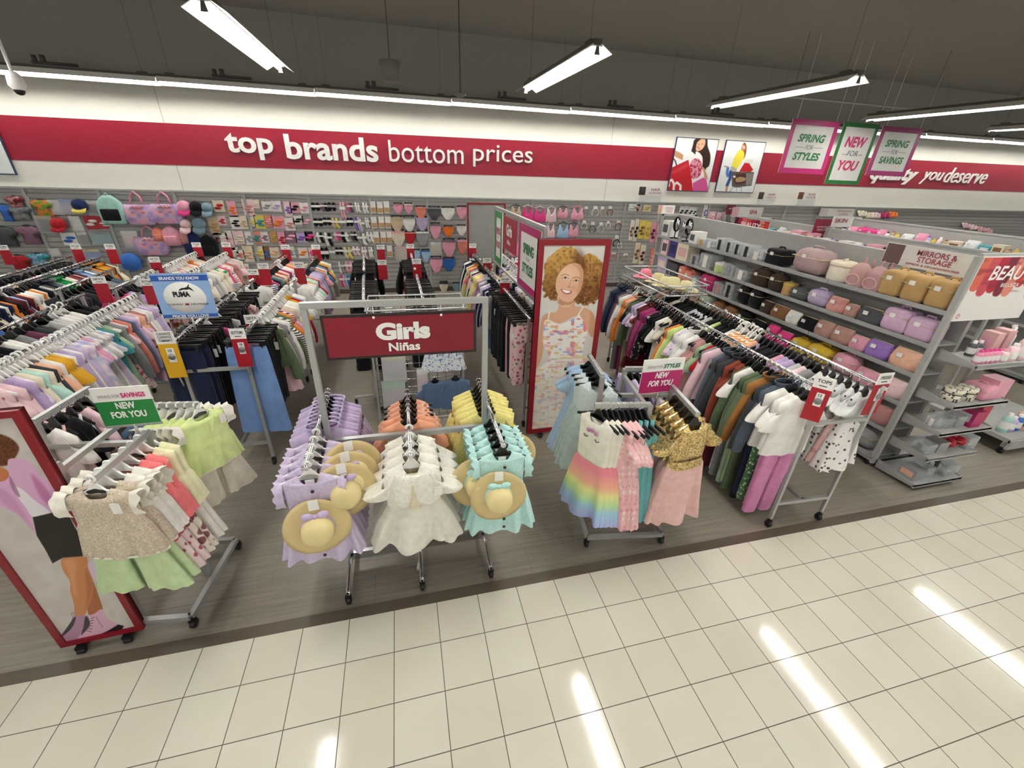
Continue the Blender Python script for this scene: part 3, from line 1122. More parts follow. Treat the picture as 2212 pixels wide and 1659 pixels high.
row('tee:charcoal*3, long:black*3, tee:grey*3, long:slate*2', (-1.87, 3.95, RZ), (-1.87, 4.95, RZ), 'from the front on left rail behind the far-left pastel rack', 'left rail behind the pastel rack')
h_rack('long rack of dark boys clothes by the left picture edge', -2.69, 3.3, 6.0, .42)
row('tee:white, tee:blue, long:orange, tee:black, tee:beige, long:navy*2, tee:white, jacket:navy, long:orange, jacket:black, tee:maroon, tee:sky blue/w, long:maroon, tee:peach, tee:cow spot*2, long:orange, tee:white, jacket:black, tee:light grey, long:charcoal*2, jacket:black, jacket:slate, jacket:grey, hoodie:bright green*2, tee:cream, long:white, tee:rust, long:maroon, tee:white, tee:maroon, jacket:sky blue, tee:blue, tee:white, jacket:grey*2, long:orange, jacket:black, hoodie:mustard*2, hoodie:orange, jacket:brown, tee:cream',
    (-2.48, 3.3, RZ), (-2.48, 5.95, RZ), 'from the front on right rail of the dark boys rack', 'right rail of the boys rack')
row('tee:charcoal*3, long:grey*2, tee:maroon, long:navy*3, tee:beige, jacket:black*3, tee:red, long:slate*2, tee:white*2, jacket:charcoal*3', (-2.9, 3.6, RZ), (-2.9, 5.9, RZ), 'from the front on left rail of the dark boys rack', 'left rail of the boys rack')
h_rack('rack of cream and peach pyjamas below the pink bags on the wall', -1.065, 5.15, 6.35, .47)
row('tee:white, long:cream*2, long:striped pink, long:peach, tee:white, tee:cream, long:peach, long:white, long:pink floral, hoodie:orange, long:white*2, tee:cream, long:peach, jacket:black', (-1.3, 5.15, RZ), (-1.3, 6.3, RZ), 'from the front on left rail of the pyjama rack', 'left pyjama rail', 'w')
row('long:white, long:cream, long:ivory, long:green dot*2, long:hot pink, tee:striped pink, long:white floral, long:peach, long:rose knit, long:ivory, tee:pale pink, long:beige, long:ivory', (-.83, 5.15, RZ), (-.83, 6.3, RZ), 'from the front on right rail of the pyjama rack', 'right pyjama rail', 'w')
row('long:pink floral, long:pink, long:orange, long:cream*2, tee:cream, long:white*2, long:light grey', (-.86, 4.3, RZ), (-.83, 5.05, RZ), 'from the front on short rail behind the blue brand sign', 'short rail behind the brand sign', 'w')
rod(thing('rail_extension', 'short chrome rail of pink and cream tops behind the blue brand sign', 'rail', (0, 0, 0)), 'rail', (-.86, 4.25, RZ), (-.83, 5.1, RZ))

h_rack('long rack with navy and blue trousers at its front end', .335, 1.99, 3.95, .53)
row('pants:navy*3, leggings:black*4, pants:black*3, tee:hot pink, pants:charcoal*3, tee:light grey, pants:black*5, leggings:black*3, leggings:brown, tee:pink floral, leggings:maroon, leggings:black*4', (.08, 2.0, RZ), (.1, 3.85, RZ), 'from the front on navy trousers rail', 'navy trousers rail', 'w')
row('wide:cornflower blue, leggings:pink*2, leggings:black*6, jacket:olive, long:beige, dress:pale pink, long:grey, long:white, long:beige, tee:striped white, long:olive, tee:orange, long:striped white, tee:pink, long:beige*2, long:white*2, long:ivory, long:white floral, tee:mustard, hoodie:mustard, long:red, long:sky blue, tee:white*2', (.6, 2.0, RZ), (.61, 3.85, RZ), 'from the front on blue trousers rail', 'blue trousers rail', 'w')
h_rack('rack of pink and white tops straight behind the navy and blue trousers', .36, 4.2, 6.05, .53)
row('tee:white*2, tee:striped white, tee:striped blue, long:black, tee:hot pink, long:black print, tee:denim, long:sage, tee:red, long:cream, tee:red, long:coral, long:cream, tee:magenta, tee:white/w*3, tee:coral, tee:cream, tee:mustard, tee:pink*2', (.1, 4.2, RZ), (.16, 6.0, RZ), 'from the front on left rail behind the navy trousers', 'left rail behind the trousers')
row('tee:white/w*4, tee:orange/w, tee:mint/w*2, tee:red/w, tee:peach/w, long:lilac*3, long:lavender, hoodie:grey*2, tee:pink, tee:orange, long:white, tee:blue, tee:sky blue, tee:maroon, tee:mustard*2, long:ivory*2', (.63, 4.2, RZ), (.64, 6.0, RZ), 'from the front on right rail behind the blue trousers', 'right rail behind the trousers')

for k, (xa, xb, nm) in enumerate(((1.6, 1.42, 'left'), (2.29, 2.24, 'right'))):
    for m, (ya, yb) in enumerate(((3.05, 4.35), (4.85, 6.1))):
        f = (ya - 3) / 3.1
        x0, x1 = xa + (xb - xa) * f, xa + (xb - xa) * (yb - 3) / 3.1
        fb = 'front' if m == 0 else 'back'
        t = thing('trouser_rack', 'chrome single-rail rack of black trousers, %s %s one behind the Girls sign' % (fb, nm), 'rack', (x0, ya, 0), -math.atan2(x1 - x0, yb - ya))
        L = yb - ya
        rod(t, 'rail', (0, -.05, RZ), (0, L + .05, RZ), .017)
        MB().ball((0, -.05, RZ), .022).build('rail_cap', M_WHITE, t)
        for y in (.1, L - .1):
            bar(t, 'post', (0, y, .12), (0, y, RZ), .03)
            bar(t, 'foot', (-.26, y, .11), (.26, y, .11), .03)
            caster(t, -.25, y)
            caster(t, .25, y)
        row('pants:black*5, leggings:black*4, pants:charcoal, leggings:black*5, pants:brown, leggings:black*3' if m == 0 else 'leggings:black*6, pants:maroon, leggings:black*6, long:black*3',
            (x0, ya, RZ), (x1, yb, RZ), 'from the front on %s %s black trouser rail' % (fb, nm), '%s %s trouser rail' % (fb, nm), 'k', .06)

t = h_rack('long rack right of the aisle, leading back to the tall grey mirror', 3.66, 2.2, 6.1, .53)
row('leggings:pink floral*2, leggings:pale pink*2, leggings:black*2, leggings:pink, pants:black*7, leggings:lilac floral, pants:black*3, leggings:slate, jacket:grey, pants:denim, pants:denim, hoodie:black, long:light grey, jacket:navy, long:lavender*2, tee:white, jacket:black, long:lavender, hoodie:mint, long:rose knit, tee:beige, hoodie:lilac, long:peach, long:yellow*2, long:mint, tee:pink, hoodie:black, long:cream, long:lilac, long:light grey, long:slate, tee:coral, long:yellow, hoodie:orange, jacket:charcoal, long:ivory, jacket:navy, jacket:black*2, hoodie:white*2, jacket:slate, jacket:navy',
    (3.395, 2.25, RZ), (3.395, 6.05, RZ), 'from the front on left rail toward the tall mirror', 'left rail toward the mirror')
row('tee:light grey, tee:black*2, tee:striped white*2, tee:white*2, tee:charcoal, tee:striped white, tee:light grey*2, tee:beige, tee:black print, tee:pink floral, tee:white*2, tee:lilac, tee:black*2, tee:striped white*2, tee:light grey*3, tee:beige*2, tee:charcoal, tee:lavender, tee:slate, tee:black*3, tee:cream*2, tee:maroon',
    (3.92, 2.3, RZ), (3.92, 6.0, RZ), 'from the front on right rail toward the tall mirror', 'right rail toward the mirror', 'w')
# ================================================================== feature clothes at the aisle
CW.update({'fleece lavender': ('#b3a0c6', 'fur'), 'fleece lilac': ('#c0afd0', 'fur'), 'knit yellow': ('#eee190', 'knit'), 'apricot': ('#f0aa88',), 'apricot floral': ('#e9ab8e', 'floral', '#f6dccb', '#c9714f', 1.3),
           'pale blue tulle': ('#c0d4d6', 'tulle'), 'pale blue': ('#a9c3df', 'knit'), 'sea teal': ('#6fb0b0', 'knit'), 'petal pink': ('#eebdbe', 'floral', '#f6d9d6', '#e3a3a8', 1.3), 'lime green': ('#dbe8a8',), 'lemon': ('#ece8b4',), 'mouse grey': ('#9d9aa0',)})
M_STRAW = mat('straw', '#d6c08c', 0.85)
M_STRAW2 = mat('straw_crown', '#e4d29a', 0.85)
M_BTN = mat('dark_button', '#2d2926', 0.3)


class Kit:
    """a many-part thing built once and set down again and again"""

    def __init__(s, name, cat):
        s.name, s.cat, s.parts = name, cat, []

    def add(s, name, mesh, under=None, loc=(0, 0, 0), rz=0.0):
        s.parts.append((name, mesh, under, loc, rz))
        return s

    def put(s, label, loc, rz=0.0, group=None, sc=1.0, tilt=0.0, swap=None):
        t = thing(s.name, label, s.cat, loc, rz, group)
        t.rotation_euler = (tilt, 0, rz)
        t.scale = (sc, sc, sc)
        made = []
        for nm, me, un, lo, r in s.parts:
            o = place(nm, me, made[un] if un is not None else t, lo, r)
            if swap and nm in swap:
                o.material_slots[0].link = 'OBJECT'
                o.material_slots[0].material = swap[nm]
            made.append(o)
        return t


def frilled_dress(cm, hanger):
    k = Kit('girls_dress', 'dress')
    mb = MB()
    torso(mb, [(-.078, .06, .02, .055, .0), (-.088, .085, .026, .035, 0), (-.115, .15, .03, 0, 0), (-.17, .148, .036, 0, 0), (-.3, .145, .04, 0, 0), (-.335, .142, .042, 0, 0), (-.36, .165, .05, 0, 0), (-.5, .205, .062, 0, 0), (-.69, .25, .075, 0, 0)], .04, 11, .4, 72, 4, .4)
    k.add('dress_body', mb.mesh('dress_body', cm))
    for s in (-1, 1):
        k.add('sleeve_ruffle', ruffle(MB(), s, .148, -.13, .16, .045, .06, 6).mesh('sleeve_ruffle', cm))
    for z in (-.16, -.5, -.565, -.63):
        k.add('button', MB().lathe([(0, .008), (.009, .007), (.011, 0)], 10, (.012, -.048 - (-z - .16) * .085, z), Matrix.Rotation(PI / 2, 3, 'X')).mesh('button', M_BTN))
    k.add('hanger', (HANG)[hanger])
    k.add('neck_label', MB().box((0, -.012, -.115), (.05, .002, .026)).mesh('neck_label', M_CARD))
    return k


def sun_hat(ribbon):
    k = Kit('sun_hat', 'hat')
    Rx = Matrix.Rotation(PI / 2, 3, 'X')      # crown towards -Y
    wob = lambda a, r: .012 * math.sin(2 * a + .6) * max(0, (r - .09) / .1)
    mb = MB().lathe([(.092, .0), (.12, -.004), (.16, -.008), (.188, -.004), (.19, 0), (.16, -.002), (.12, .002), (.092, .006)], 40, (0, 0, 0), Rx, wob=wob)
    k.add('brim', mb.mesh('brim', M_STRAW))
    mb = MB().lathe([(.094, -.002), (.09, .045), (.082, .08), (.06, .102), (.03, .11), (0, .108)], 32, (0, 0, 0), Rx)
    k.add('crown', mb.mesh('crown', M_STRAW2))
    mb = MB().lathe([(.0955, .004), (.0935, .03)], 32, (0, 0, 0), Rx)
    k.add('hat_band', mb.mesh('hat_band', ribbon))
    mb = MB()
    for s in (-1, 1):
        mb.ball((s * .04, -.03, .1), .032, 12, 8, (1.2, .5, .75), Matrix.Rotation(s * -.25, 3, 'Y'))
    mb.ball((0, -.034, .098), .016, 10, 6)
    k.add('bow', mb.mesh('bow', ribbon))
    k.add('hang_tag', MB().box((0, -.016, .165), (.055, .003, .065)).mesh('hang_tag', M_CARD))
    return k


AZ = 1.35


def t_rack():
    """six-armed chrome stand with a tall grey frame carrying the department sign"""
    t = thing('display_stand', 'chrome-footed display stand in front carrying the big red Girls sign', 'rack', (2.04, .47, 0))
    for x in (-.53, .0, .53):
        for s in (-1, 1):
            MB().tube([(x, 0, .13), (x, s * .12, .125), (x, s * .3, .09), (x, s * .335, .075)], .017, 10).build('leg', M_CHROME, t)
            caster(t, x, s * .335)
    MB().box((0, 0, .12), (1.06, .035, .07)).build('base_bar', M_CHROME, t)
    for x in (-.53, .53):
        bar(t, 'post', (x, 0, .12), (x, 0, 2.13), .035)
    bar(t, 'post', (0, 0, .12), (0, 0, AZ - .12), .03)
    bar(t, 'top_bar', (-.548, 0, 2.145), (.548, 0, 2.145), .035)
    bar(t, 'cross_bar', (-.53, 0, 1.2), (.53, 0, 1.2), .035)
    for x in (-.575, .0, .565):
        rod(t, 'arm', (x, -.46, AZ), (x, .5, AZ), .013)
        MB().ball((x, -.465, AZ), .019).build('arm_cap', M_CHROME, t)
        bar(t, 'arm_bracket', (x, 0, 1.2), (x, 0, AZ), .022)
    return t


t_rack()
LIL, MINT = fab('#d0c1dc', 'knit'), fab('#c0e6e1', 'knit')
kl, km = frilled_dress(LIL, 'w'), frilled_dress(MINT, 'k')
hl, hm = sun_hat(fab('#c6b4d6')), sun_hat(fab('#b8e4df'))
for i in range(5):
    y = .035 + .085 * i
    w = ['foremost', 'second', 'third', 'fourth', 'rearmost'][i]
    kl.put('%s of five lilac frilled dresses on white hangers, left arm of Girls stand' % w, (1.465, y, AZ), RNG.uniform(-.06, .06) + .05, 'lilac dresses with hats')
    km.put('%s of five mint frilled dresses on black hangers, right arm of Girls stand' % w, (2.605, y, AZ), RNG.uniform(-.06, .06) - .05, 'mint dresses with hats')
    hx = [.01, .17, .185, .2, .1][i]
    if i < 4:
        hl.put('straw sun hat with lilac bow hung on the %s lilac dress' % w, (1.465 + hx, y - .085 + (.03 if i else 0), AZ - (.40 if i == 0 else .27 - .02 * i)), .1 + .12 * min(i, 2), 'straw hats with lilac bows', 1.0, -.12)
    hx = [-.035, -.15, .16, -.14, .14][i]
    if i in (0, 1, 4):
        hm.put('straw sun hat with mint bow hung on the %s mint dress' % w, (2.605 + hx, y - .085 + (.035 if i else 0), AZ - (.36 if i == 0 else .33)), -.05, 'straw hats with mint bows', .97, -.12)


def fur_dress():
    k = Kit('party_dress', 'dress')
    F, T, C = fab('#f3efe4', 'fur'), fab('#efebdf', 'tulle'), fab('#e6dab8')
    mb = MB()
    torso(mb, [(-.09, .07, .024, .05, 0), (-.12, .14, .03, 0, 0), (-.3, .14, .034, 0, 0), (-.36, .138, .036, 0, 0)], 0, n=30)
    k.add('bodice', mb.mesh('bodice', C))
    mb = MB()
    torso(mb, [(-.33, .145, .04, 0, 0), (-.36, .17, .05, 0, 0), (-.5, .24, .075, 0, 0), (-.67, .3, .095, 0, 0)], .055, 8, .3, 84, 5, .05)
    torso(mb, [(-.34, .14, .036, 0, 0), (-.5, .2, .06, 0, 0), (-.645, .255, .08, 0, 0)], .03, 8, 1.3, 60, 4, .05)
    k.add('skirt', mb.mesh('skirt', T))
    mb = MB()   # cropped fluffy jacket
    torso(mb, [(-.075, .052, .03, .06, 0), (-.085, .08, .036, .05, 0), (-.115, .15, .046, .02, 0), (-.17, .172, .056, 0, 0), (-.27, .17, .062, -.0, 0), (-.35, .165, .064, .0, 0), (-.362, .155, .05, 0, 0)], .008, 7, .5, 40, 3, .0)
    for s in (-1, 1):
        sleeve(mb, s, .135, -.165, .13, .088, .084, .085, .62, .02, n=18)
    k.add('front_gap', MB().slab([(-.004, -.066, -.19), (.004, -.066, -.19), (.012, -.074, -.28), (.034, -.073, -.368), (-.034, -.073, -.368), (-.012, -.074, -.28)], (0, .012, 0)).mesh('front_gap', C))
    k.add('bolero', mb.mesh('bolero', F))
    k.add('sash', MB().lathe([(.146, -.335), (.147, -.352)], 40, sy=.3).mesh('sash', fab('#e9e0c4')))
    k.add('hanger', HANG['w'])
    k.add('price_tag', TAGM, None, (.15, -.075, -.2))
    return k


kf = fur_dress()
for i in range(4):
    kf.put('%s white tulle party dress with fluffy cropped jacket, middle arm of Girls stand' % ['foremost', 'second', 'third', 'rearmost'][i], (2.04, .02 + .1 * i, AZ), RNG.uniform(-.04, .04), 'white party dresses')
for i in range(8):
    c = ['fleece lilac', 'fleece lavender'][i % 2]
    hang('jacket', c, (1.465, .55 + .055 * i, AZ), RNG.uniform(-.08, .08), '%s purple fleece jacket behind the lilac dresses, counted from the front' % nth(i + 1), 'k', 'purple fleece jackets', sd=1, sc=1.3)
for i in range(7):
    hang('long', 'knit yellow', (2.605, .56 + .06 * i, AZ), RNG.uniform(-.08, .08), '%s yellow collared knit behind the mint dresses, counted from the front' % nth(i + 1), 'k', 'yellow knits', sd=i % 3, sc=1.25)
for i in range(5):
    hang('tee' if i < 2 else 'dress', 'apricot' if i < 2 else 'apricot floral', (2.04, .53 + .075 * i, AZ), RNG.uniform(-.06, .06), '%s apricot garment behind the white party dresses, counted from the front' % nth(i + 1), 'k', 'apricot clothes', sd=2, tagit=True, sc=1.1)

# the Girls sign itself
t = thing('department_sign', 'large red sign reading Girls and Niñas hung in the grey frame', 'sign', (0, 0, 0))
a, b, c = at(690, 681, y=.45), at(1028, 669, y=.45), at(712, 778, y=.45)
x0, x1, z1, z0 = a.x, b.x, (a.z + b.z) / 2, c.z
MB().box(((x0 + x1) / 2, .45, (z0 + z1) / 2), (x1 - x0, .014, z1 - z0)).build('border', mat('sign_border', '#2a1c1b', .5), t)
MB().box(((x0 + x1) / 2, .443, (z0 + z1) / 2), (x1 - x0 - .035, .006, z1 - z0 - .035)).build('panel', mat('girls_red', '#851026', .4), t)
cx, hz = (x0 + x1) / 2, z1 - z0
m = MB()
text(m, 'Girls', (cx + .005, .4395, z0 + hz * .6), (1, 0, 0), (0, 0, 1), .325, hz * .4, .055)
text(m, 'Niñas', (cx + .005, .4395, z0 + hz * .24), (1, 0, 0), (0, 0, 1), .19, hz * .2, .028)
m.build('lettering', M_LET, t)
for x in (cx - .16, cx + .24):
    MB().cyl((x, .45, z1 - .02), (x, .46, 2.13), .003, 6).ball((x, .437, z1 - .022), .008).build('hook', M_WHITE, t)


# ------------------------------------------------------------------ pinwheel four-arm stands
def pinwheel(label, c, rz):
    t = thing('four_way_stand', label, 'rack', (c[0], c[1], 0), rz)
    h = .335
    for s in (-1, 1):
        bar(t, 'base_bar', (s * h, -h, .1), (s * h, h, .1), .035)
        bar(t, 'base_bar', (-h, s * h, .1), (h, s * h, .1), .035)
        for q in (-1, 1):
            caster(t, s * h, q * h)
    ends = [((.0, -.29), (-.42, -.29), 1.38), ((-.29, -.0), (-.29, .42), 1.47), ((.0, .29), (.42, .29), 1.4), ((.29, .0), (.29, -.44), 1.38)]
    for (a, b, z) in ends:
        bar(t, 'post', (a[0], a[1], .1), (a[0], a[1], z), .034)
        bar(t, 'arm', (a[0], a[1], z), (b[0], b[1], z), .03, None, .034)
    bar(t, 'brace', (.0, -.29, 1.33), (0, .29, 1.33), .03)
    bar(t, 'brace', (-.29, 0, 1.3), (.29, 0, 1.3), .03)
    return t


def toplevel(c, rz, x, y):
    return c[0] + x * math.cos(rz) - y * math.sin(rz), c[1] + x * math.sin(rz) + y * math.cos(rz)


def two_piece(name, cat, bod, skm, flare=.27, L=.72, waist=-.33, sl=None, W=.15, straps=False, fold=.035, hanger='k', under=None):
    k = Kit(name, cat)
    mb = MB()
    torso(mb, [(-.08, .06, .02, .06, .0), (-.09, .085, .026, .035, 0), (-.118, W, .03, 0, 0), (-.2, W * .97, .036, 0, 0), (waist, W * .92, .036, 0, 0)], .002, n=36)
    if sl:
        for s in (-1, 1):
            sleeve(mb, s, W - .02, -.145, sl, .06, .075, .085, .6, .022, n=16)
    k.add('bodice', mb.mesh('bodice', bod))
    mb = MB()
    torso(mb, [(waist + .01, W * .94, .04, 0, 0), (waist - .03, W * 1.1, .05, 0, 0), (waist - .18, (W + flare) / 2, .065, 0, 0), (-L, flare, .085, 0, 0)], fold, 9, .7, 64, 4, .04)
    k.add('skirt', mb.mesh('skirt', skm))
    if under:
        k.add('trousers', under)
    k.add('hanger', HANG[hanger])
    return k


C = (3.815, .545)
RC = math.radians(-8.8)
pinwheel('grey four-arm stand with tulle and sequin dresses, right of centre', C, RC)
kg = two_piece('sequin_dress', 'dress', fab('#d2b06c', 'sequin', '#f8e8b4'), fab('#f3c6c2', 'tulle'), .25, .95, -.42, .15, .165, fold=.05)
kg.add('skirt_waist', MB().lathe([(.155, -.38), (.165, -.42), (.18, -.45)], 36, sy=.34).mesh('skirt_waist', fab('#d2b06c', 'sequin', '#f8e8b4')))
for i in range(5):
    x, y = toplevel(C, RC, .29, -.43 + .085 * i)
    kg.put('%s gold sequin dress with pink tulle skirt, counted from the aisle' % nth(i + 1), (x, y, 1.38), RC + .25 + RNG.uniform(-.05, .05), 'gold sequin dresses')
kr = two_piece('rainbow_dress', 'dress', fab('#f0ebdd'), fab('#e58a9c', 'ombre'), .22, .84, -.42, None, .13)
for sx_ in (-1, 1):
    kr.add('closed_eye', MB().tube([(sx_ * .045 - .018, -.041, -.225), (sx_ * .045, -.043, -.237), (sx_ * .045 + .018, -.041, -.225)], .003, 5).mesh('closed_eye', M_BLACK))
mb = MB()
for q_, c_ in enumerate((-.03, 0, .03)):
    mb.ball((c_, -.042, -.18 + .008 * (q_ % 2)), .016, 8, 6, (1, .4, 1))
kr.add('flower_print', mb.mesh('flower_print', fab('#c58fb4')))
items = [('rainbow', 0)] * 3 + [('dress', 'petal pink')] * 3 + [('slip', 'sea teal')] * 3
for i, (nm, c) in enumerate(items):
    x, y = toplevel(C, RC, -.38 + .042 * i, -.29)
    r = RC - PI / 2 + .62 + RNG.uniform(-.06, .06)
    if nm == 'rainbow':
        kr.put('%s white unicorn top with rainbow tulle skirt, counted from the left' % nth(i + 1), (x, y, 1.38), r, 'rainbow tulle dresses', 1.17)
    else:
        hang(nm, c, (x, y, 1.38), r, '%s %s %s beside the rainbow dresses, counted from the left' % (nth(i % 3 + 1), c, KW[nm][1]), 'k', c + ' clothes beside the rainbow dresses', sd=0, sc=1.35 if nm == 'dress' else 1.22)
kb = two_piece('tulle_dress', 'dress', fab('#cfdbdc', 'knit'), fab('#c3d5d6', 'tulle'), .25, .82, -.34, None, .14)
for i in range(5):
    x, y = toplevel(C, RC, -.29, .05 + .085 * i)
    if i < 3:
        kb.put('%s pale blue tulle dress on left arm, counted from the front' % nth(i + 1), (x, y, 1.47), RC - .62 + RNG.uniform(-.06, .06), 'pale blue tulle dresses', 1.17)
    else:
        hang('dress', 'pale blue', (x, y, 1.47), RC - .5, '%s pale blue knit dress behind the blue tulle ones' % nth(i - 2), 'k', 'pale blue knit dresses', sd=1, sc=1.3)
for i in range(6):
    x, y = toplevel(C, RC, .06 + .06 * i, .29)
    hang('tee', ['lilac', 'black', 'lavender', 'white', 'charcoal', 'lavender'][i], (x, y, 1.4), RC - PI / 2 + .3 + RNG.uniform(-.1, .1), '%s lilac or dark top behind the pink New for You sign' % nth(i + 1), 'k', 'tops behind the pink sign', sc=1.05)

ks = two_piece('silver_dress', 'dress', fab('#d9d8d6', 'plain'), fab('#ebe6e3', 'spots', '#55504f', None, .9), .24, .82, -.36, .1, .165, fold=.045)
ks2 = two_piece('silver_dress', 'dress', fab('#dcdad8', 'plain'), fab('#efc3bd', 'floral', '#f0d5cf', '#dca49d', .6), .24, .8, -.36, .1, .165, fold=.045)
for i in range(6):
    (ks2 if i in (1, 4) else ks).put('silver dress with %s skirt facing the aisle, %s on right rail beside beauty shelves' % ('pink' if i in (1, 4) else 'spotted white', nth(i + 1)), (5.725 + .003 * i, .19 + .078 * i, RZ), RNG.uniform(-.12, .12) + .3, 'silver dresses by the beauty shelves')

CL = (.21, .55)
RL = math.radians(-7)
pinwheel('grey four-arm stand of baby outfits at left, under the green sign', CL, RL)
pants_m = garment_mesh('wide', 0)
PEPLUM = fab('#c9bba6', 'floral', '#ddd3c4', '#b3a08b', 3.2)


def outfit(top, under, peplum=True, fr=True):
    k = Kit('baby_outfit', 'outfit')
    mb = MB()
    torso(mb, [(-.08, .065, .02, .06, .0), (-.09, .09, .026, .03, 0), (-.118, .165, .032, 0, 0), (-.22, .165, .04, 0, 0), (-.3, .17, .044, 0, 0), (-.33, .185, .05, 0, 0), (-.53, .225, .065, 0, 0)], .02, 17, .4, 72, 3, .5)
    k.add('top', mb.mesh('top', top))
    if fr:
        for s in (-1, 1):
            k.add('sleeve_ruffle', ruffle(MB(), s, .155, -.11, .15, .06, .05, 4).mesh('sleeve_ruffle', fab('#efeade')))
        k.add('hem_trim', MB().lathe([(.226, -.522), (.229, -.536)], 72, sy=.29).mesh('hem_trim', fab('#f2efe6')))
    mb = MB()
    torso(mb, [(-.28, .13, .03, 0, 0), (-.4, .15, .034, 0, 0), (-.46, .155, .034, 0, 0)], .0, n=20)
    for s in (-1, 1):
        rs = [ring(-.45 - .4 * i / 5, .078 + .05 * (i / 5) ** 1.5, .032 + .006 * i / 5, n=40, amp=.012 * i / 5, k=9, xo=s * (.088 + .055 * i / 5)) for i in range(6)]
        mb.loft(rs)
    k.add('trousers', mb.mesh('trousers', under))
    k.add('hanger', HANG['w'])
    k.add('price_tag', TAGM, None, (.11, -.065, -.12))
    return k


GRN = fab('#c6dba9')
ko = outfit(PEPLUM, GRN)
ko2 = outfit(fab('#f0ece2', 'plain'), fab('#e8d3cf', 'floral', '#b75d68', None, .8))
ko3 = outfit(fab('#ee7f80'), fab('#efe4d4', 'floral', '#8d5a58', None, .5), fr=False)
ko4 = outfit(fab('#ece8bd'), fab('#efe9dc'), fr=False)
ko5 = outfit(fab('#dae9a0'), fab('#e7decb'))
seq = [ko, ko, ko2, ko2, ko3, ko3, ko4, ko4]
wd = ['beige floral outfit with green trousers', 'beige floral outfit with green trousers', 'white frilled outfit', 'white frilled outfit', 'coral outfit', 'coral outfit', 'cream outfit', 'cream outfit']
for i, k in enumerate(seq):
    x, y = toplevel(CL, RL, .275, -.44 + .062 * i)
    k.put('%s, %s from aisle on left stand front arm' % (wd[i], nth(i + 1)), (x, y, 1.38), RL + .05 + RNG.uniform(-.08, .08), 'outfits on the front arm of the left stand', .97)
for i in range(7):
    x, y = toplevel(CL, RL, .42 - .055 * i, .29)
    lb = 'lime green baby outfit, %s from the tip of the arm facing right' % nth(i + 1)
    if i < 5:
        ko5.put(lb, (x, y, 1.4), RL + PI / 2 - .5 + RNG.uniform(-.08, .08), 'lime outfits on the arm facing right', .92)
    else:
        hang('tee', 'denim', (x, y, 1.4), RL + PI / 2 - .4, 'dark denim baby top, %s from the tip of the arm facing right' % nth(i + 1), 'w')
for i in range(6):
    x, y = toplevel(CL, RL, -.29, .04 + .065 * i)
    hang(['tee', 'tank'][i % 2], ['white', 'petal pink', 'black', 'white', 'pale pink', 'black'][i], (x, y, 1.47), RL - .3 + RNG.uniform(-.1, .1), '%s %s on the inner arm of left stand' % (nth(i + 1), ['white top', 'pink strappy top', 'black top', 'white strappy top', 'pale pink top', 'black strappy top'][i]), 'k')

# ------------------------------------------------------------------ flat signs on stems
def flat_sign(name, label, c, w, h, rows, stem=0.0, back='#efeee9', rz=0.0, group=None, th=.008):
    """rows: (z0, z1, colour) bands in 0..1 of the height; returns the thing and a function for lettering"""
    t = thing(name, label, 'sign', c, rz, group)
    MB().box((0, 0, 0), (w, th, h)).build('panel', mat('sheet' + back, back, .4), t)
    for (a, b, col) in rows:
        MB().box((0, -th * .5, -h / 2 + h * (a + b) / 2), (w * .998, .003, h * (b - a))).build('printed_band', mat('band' + col, col, .4), t)
    if stem:
        MB().cyl((0, .0, -h / 2 + .01), (0, 0, -h / 2 - stem), .008, 8).box((0, 0, -h / 2 + .004), (w, .012, .012)).build('holder', M_STEEL, t)
    return t


def letter(t, s, x, z, w, h, col, bold=.02, shear=0.0, y=-.0062, name='lettering'):
    m = MB()
    text(m, s, (x, y, z), (1, 0, 0), (0, 0, 1), w, h, bold, shear)
    return m.build(name, mat('ink' + col, col, .5), t)


def promo(label, u0, v0, u1, v1, y, word, wcol, body, shear, stem):
    a, b = at(u0, v0, y=y), at(u1, v1, y=y)
    w, h = b.x - a.x, a.z - b.z
    t = flat_sign('promotional_sign', label, ((a.x + b.x) / 2, y, (a.z + b.z) / 2), w, h, [(0.05, .66, body)], stem)
    letter(t, 'SPRING FOR', -w * .22, h * .29, w * .37, h * .075, '#8d8d8b', 0.0, shear)
    letter(t, word, w * .2, h * .3, w * .42, h * .12, wcol, .035, shear)
    letter(t, 'NEW', 0, h * .05, w * .34, h * .17, '#f4f2ee', .04, shear)
    letter(t, 'FOR YOU', 0, -h * .18, w * .62, h * .17, '#f4f2ee', .04, shear)


promo('green and white sign reading spring for savings, new for you', 191, 840, 351, 914, .55, 'SAVINGS', '#d21e73', '#22843f', 0.0, .1)
promo('magenta and white sign reading spring for styles, new for you', 1392, 778, 1463, 846, .5, 'STYLES', '#1f6e4a', '#b62168', 0.25, .1)

# blue brand sign
a, b = at(338, 600, y=2.12), at(468, 684, y=2.12)
w, h = .43, .4
t = flat_sign('brand_sign', 'blue sign with round white centre naming brands, above the navy trousers', ((at(400, 640, y=2.12)).x, 2.12, at(400, 640, y=2.12).z), w, h, [(0, .1, '#2a5cb0'), (.84, .96, '#2a5cb0')], .12, '#8fb0dc')
MB().lathe([(0, .001), (.152, .001), (.153, -.001)], 40, (0, -.005, -.01), Matrix.Rotation(PI / 2, 3, 'X'), sx=1.05, sy=.9).build('disc', M_CARD, t)
letter(t, 'BRANDS YOU KNOW', 0, h * .4, w * .7, h * .07, '#f4f2ee', .03, 0, -.0075)
letter(t, 'PRICES YOU LOVE', 0, -h * .44, w * .66, h * .065, '#f4f2ee', .03, 0, -.0075)
letter(t, 'PUMA', -.02, .02, .13, .05, '#191a1c', .05, 0, -.0075)
letter(t, 'TOMMY', -.09, -.07, .12, .018, '#3a3d52', 0, 0, -.0075)
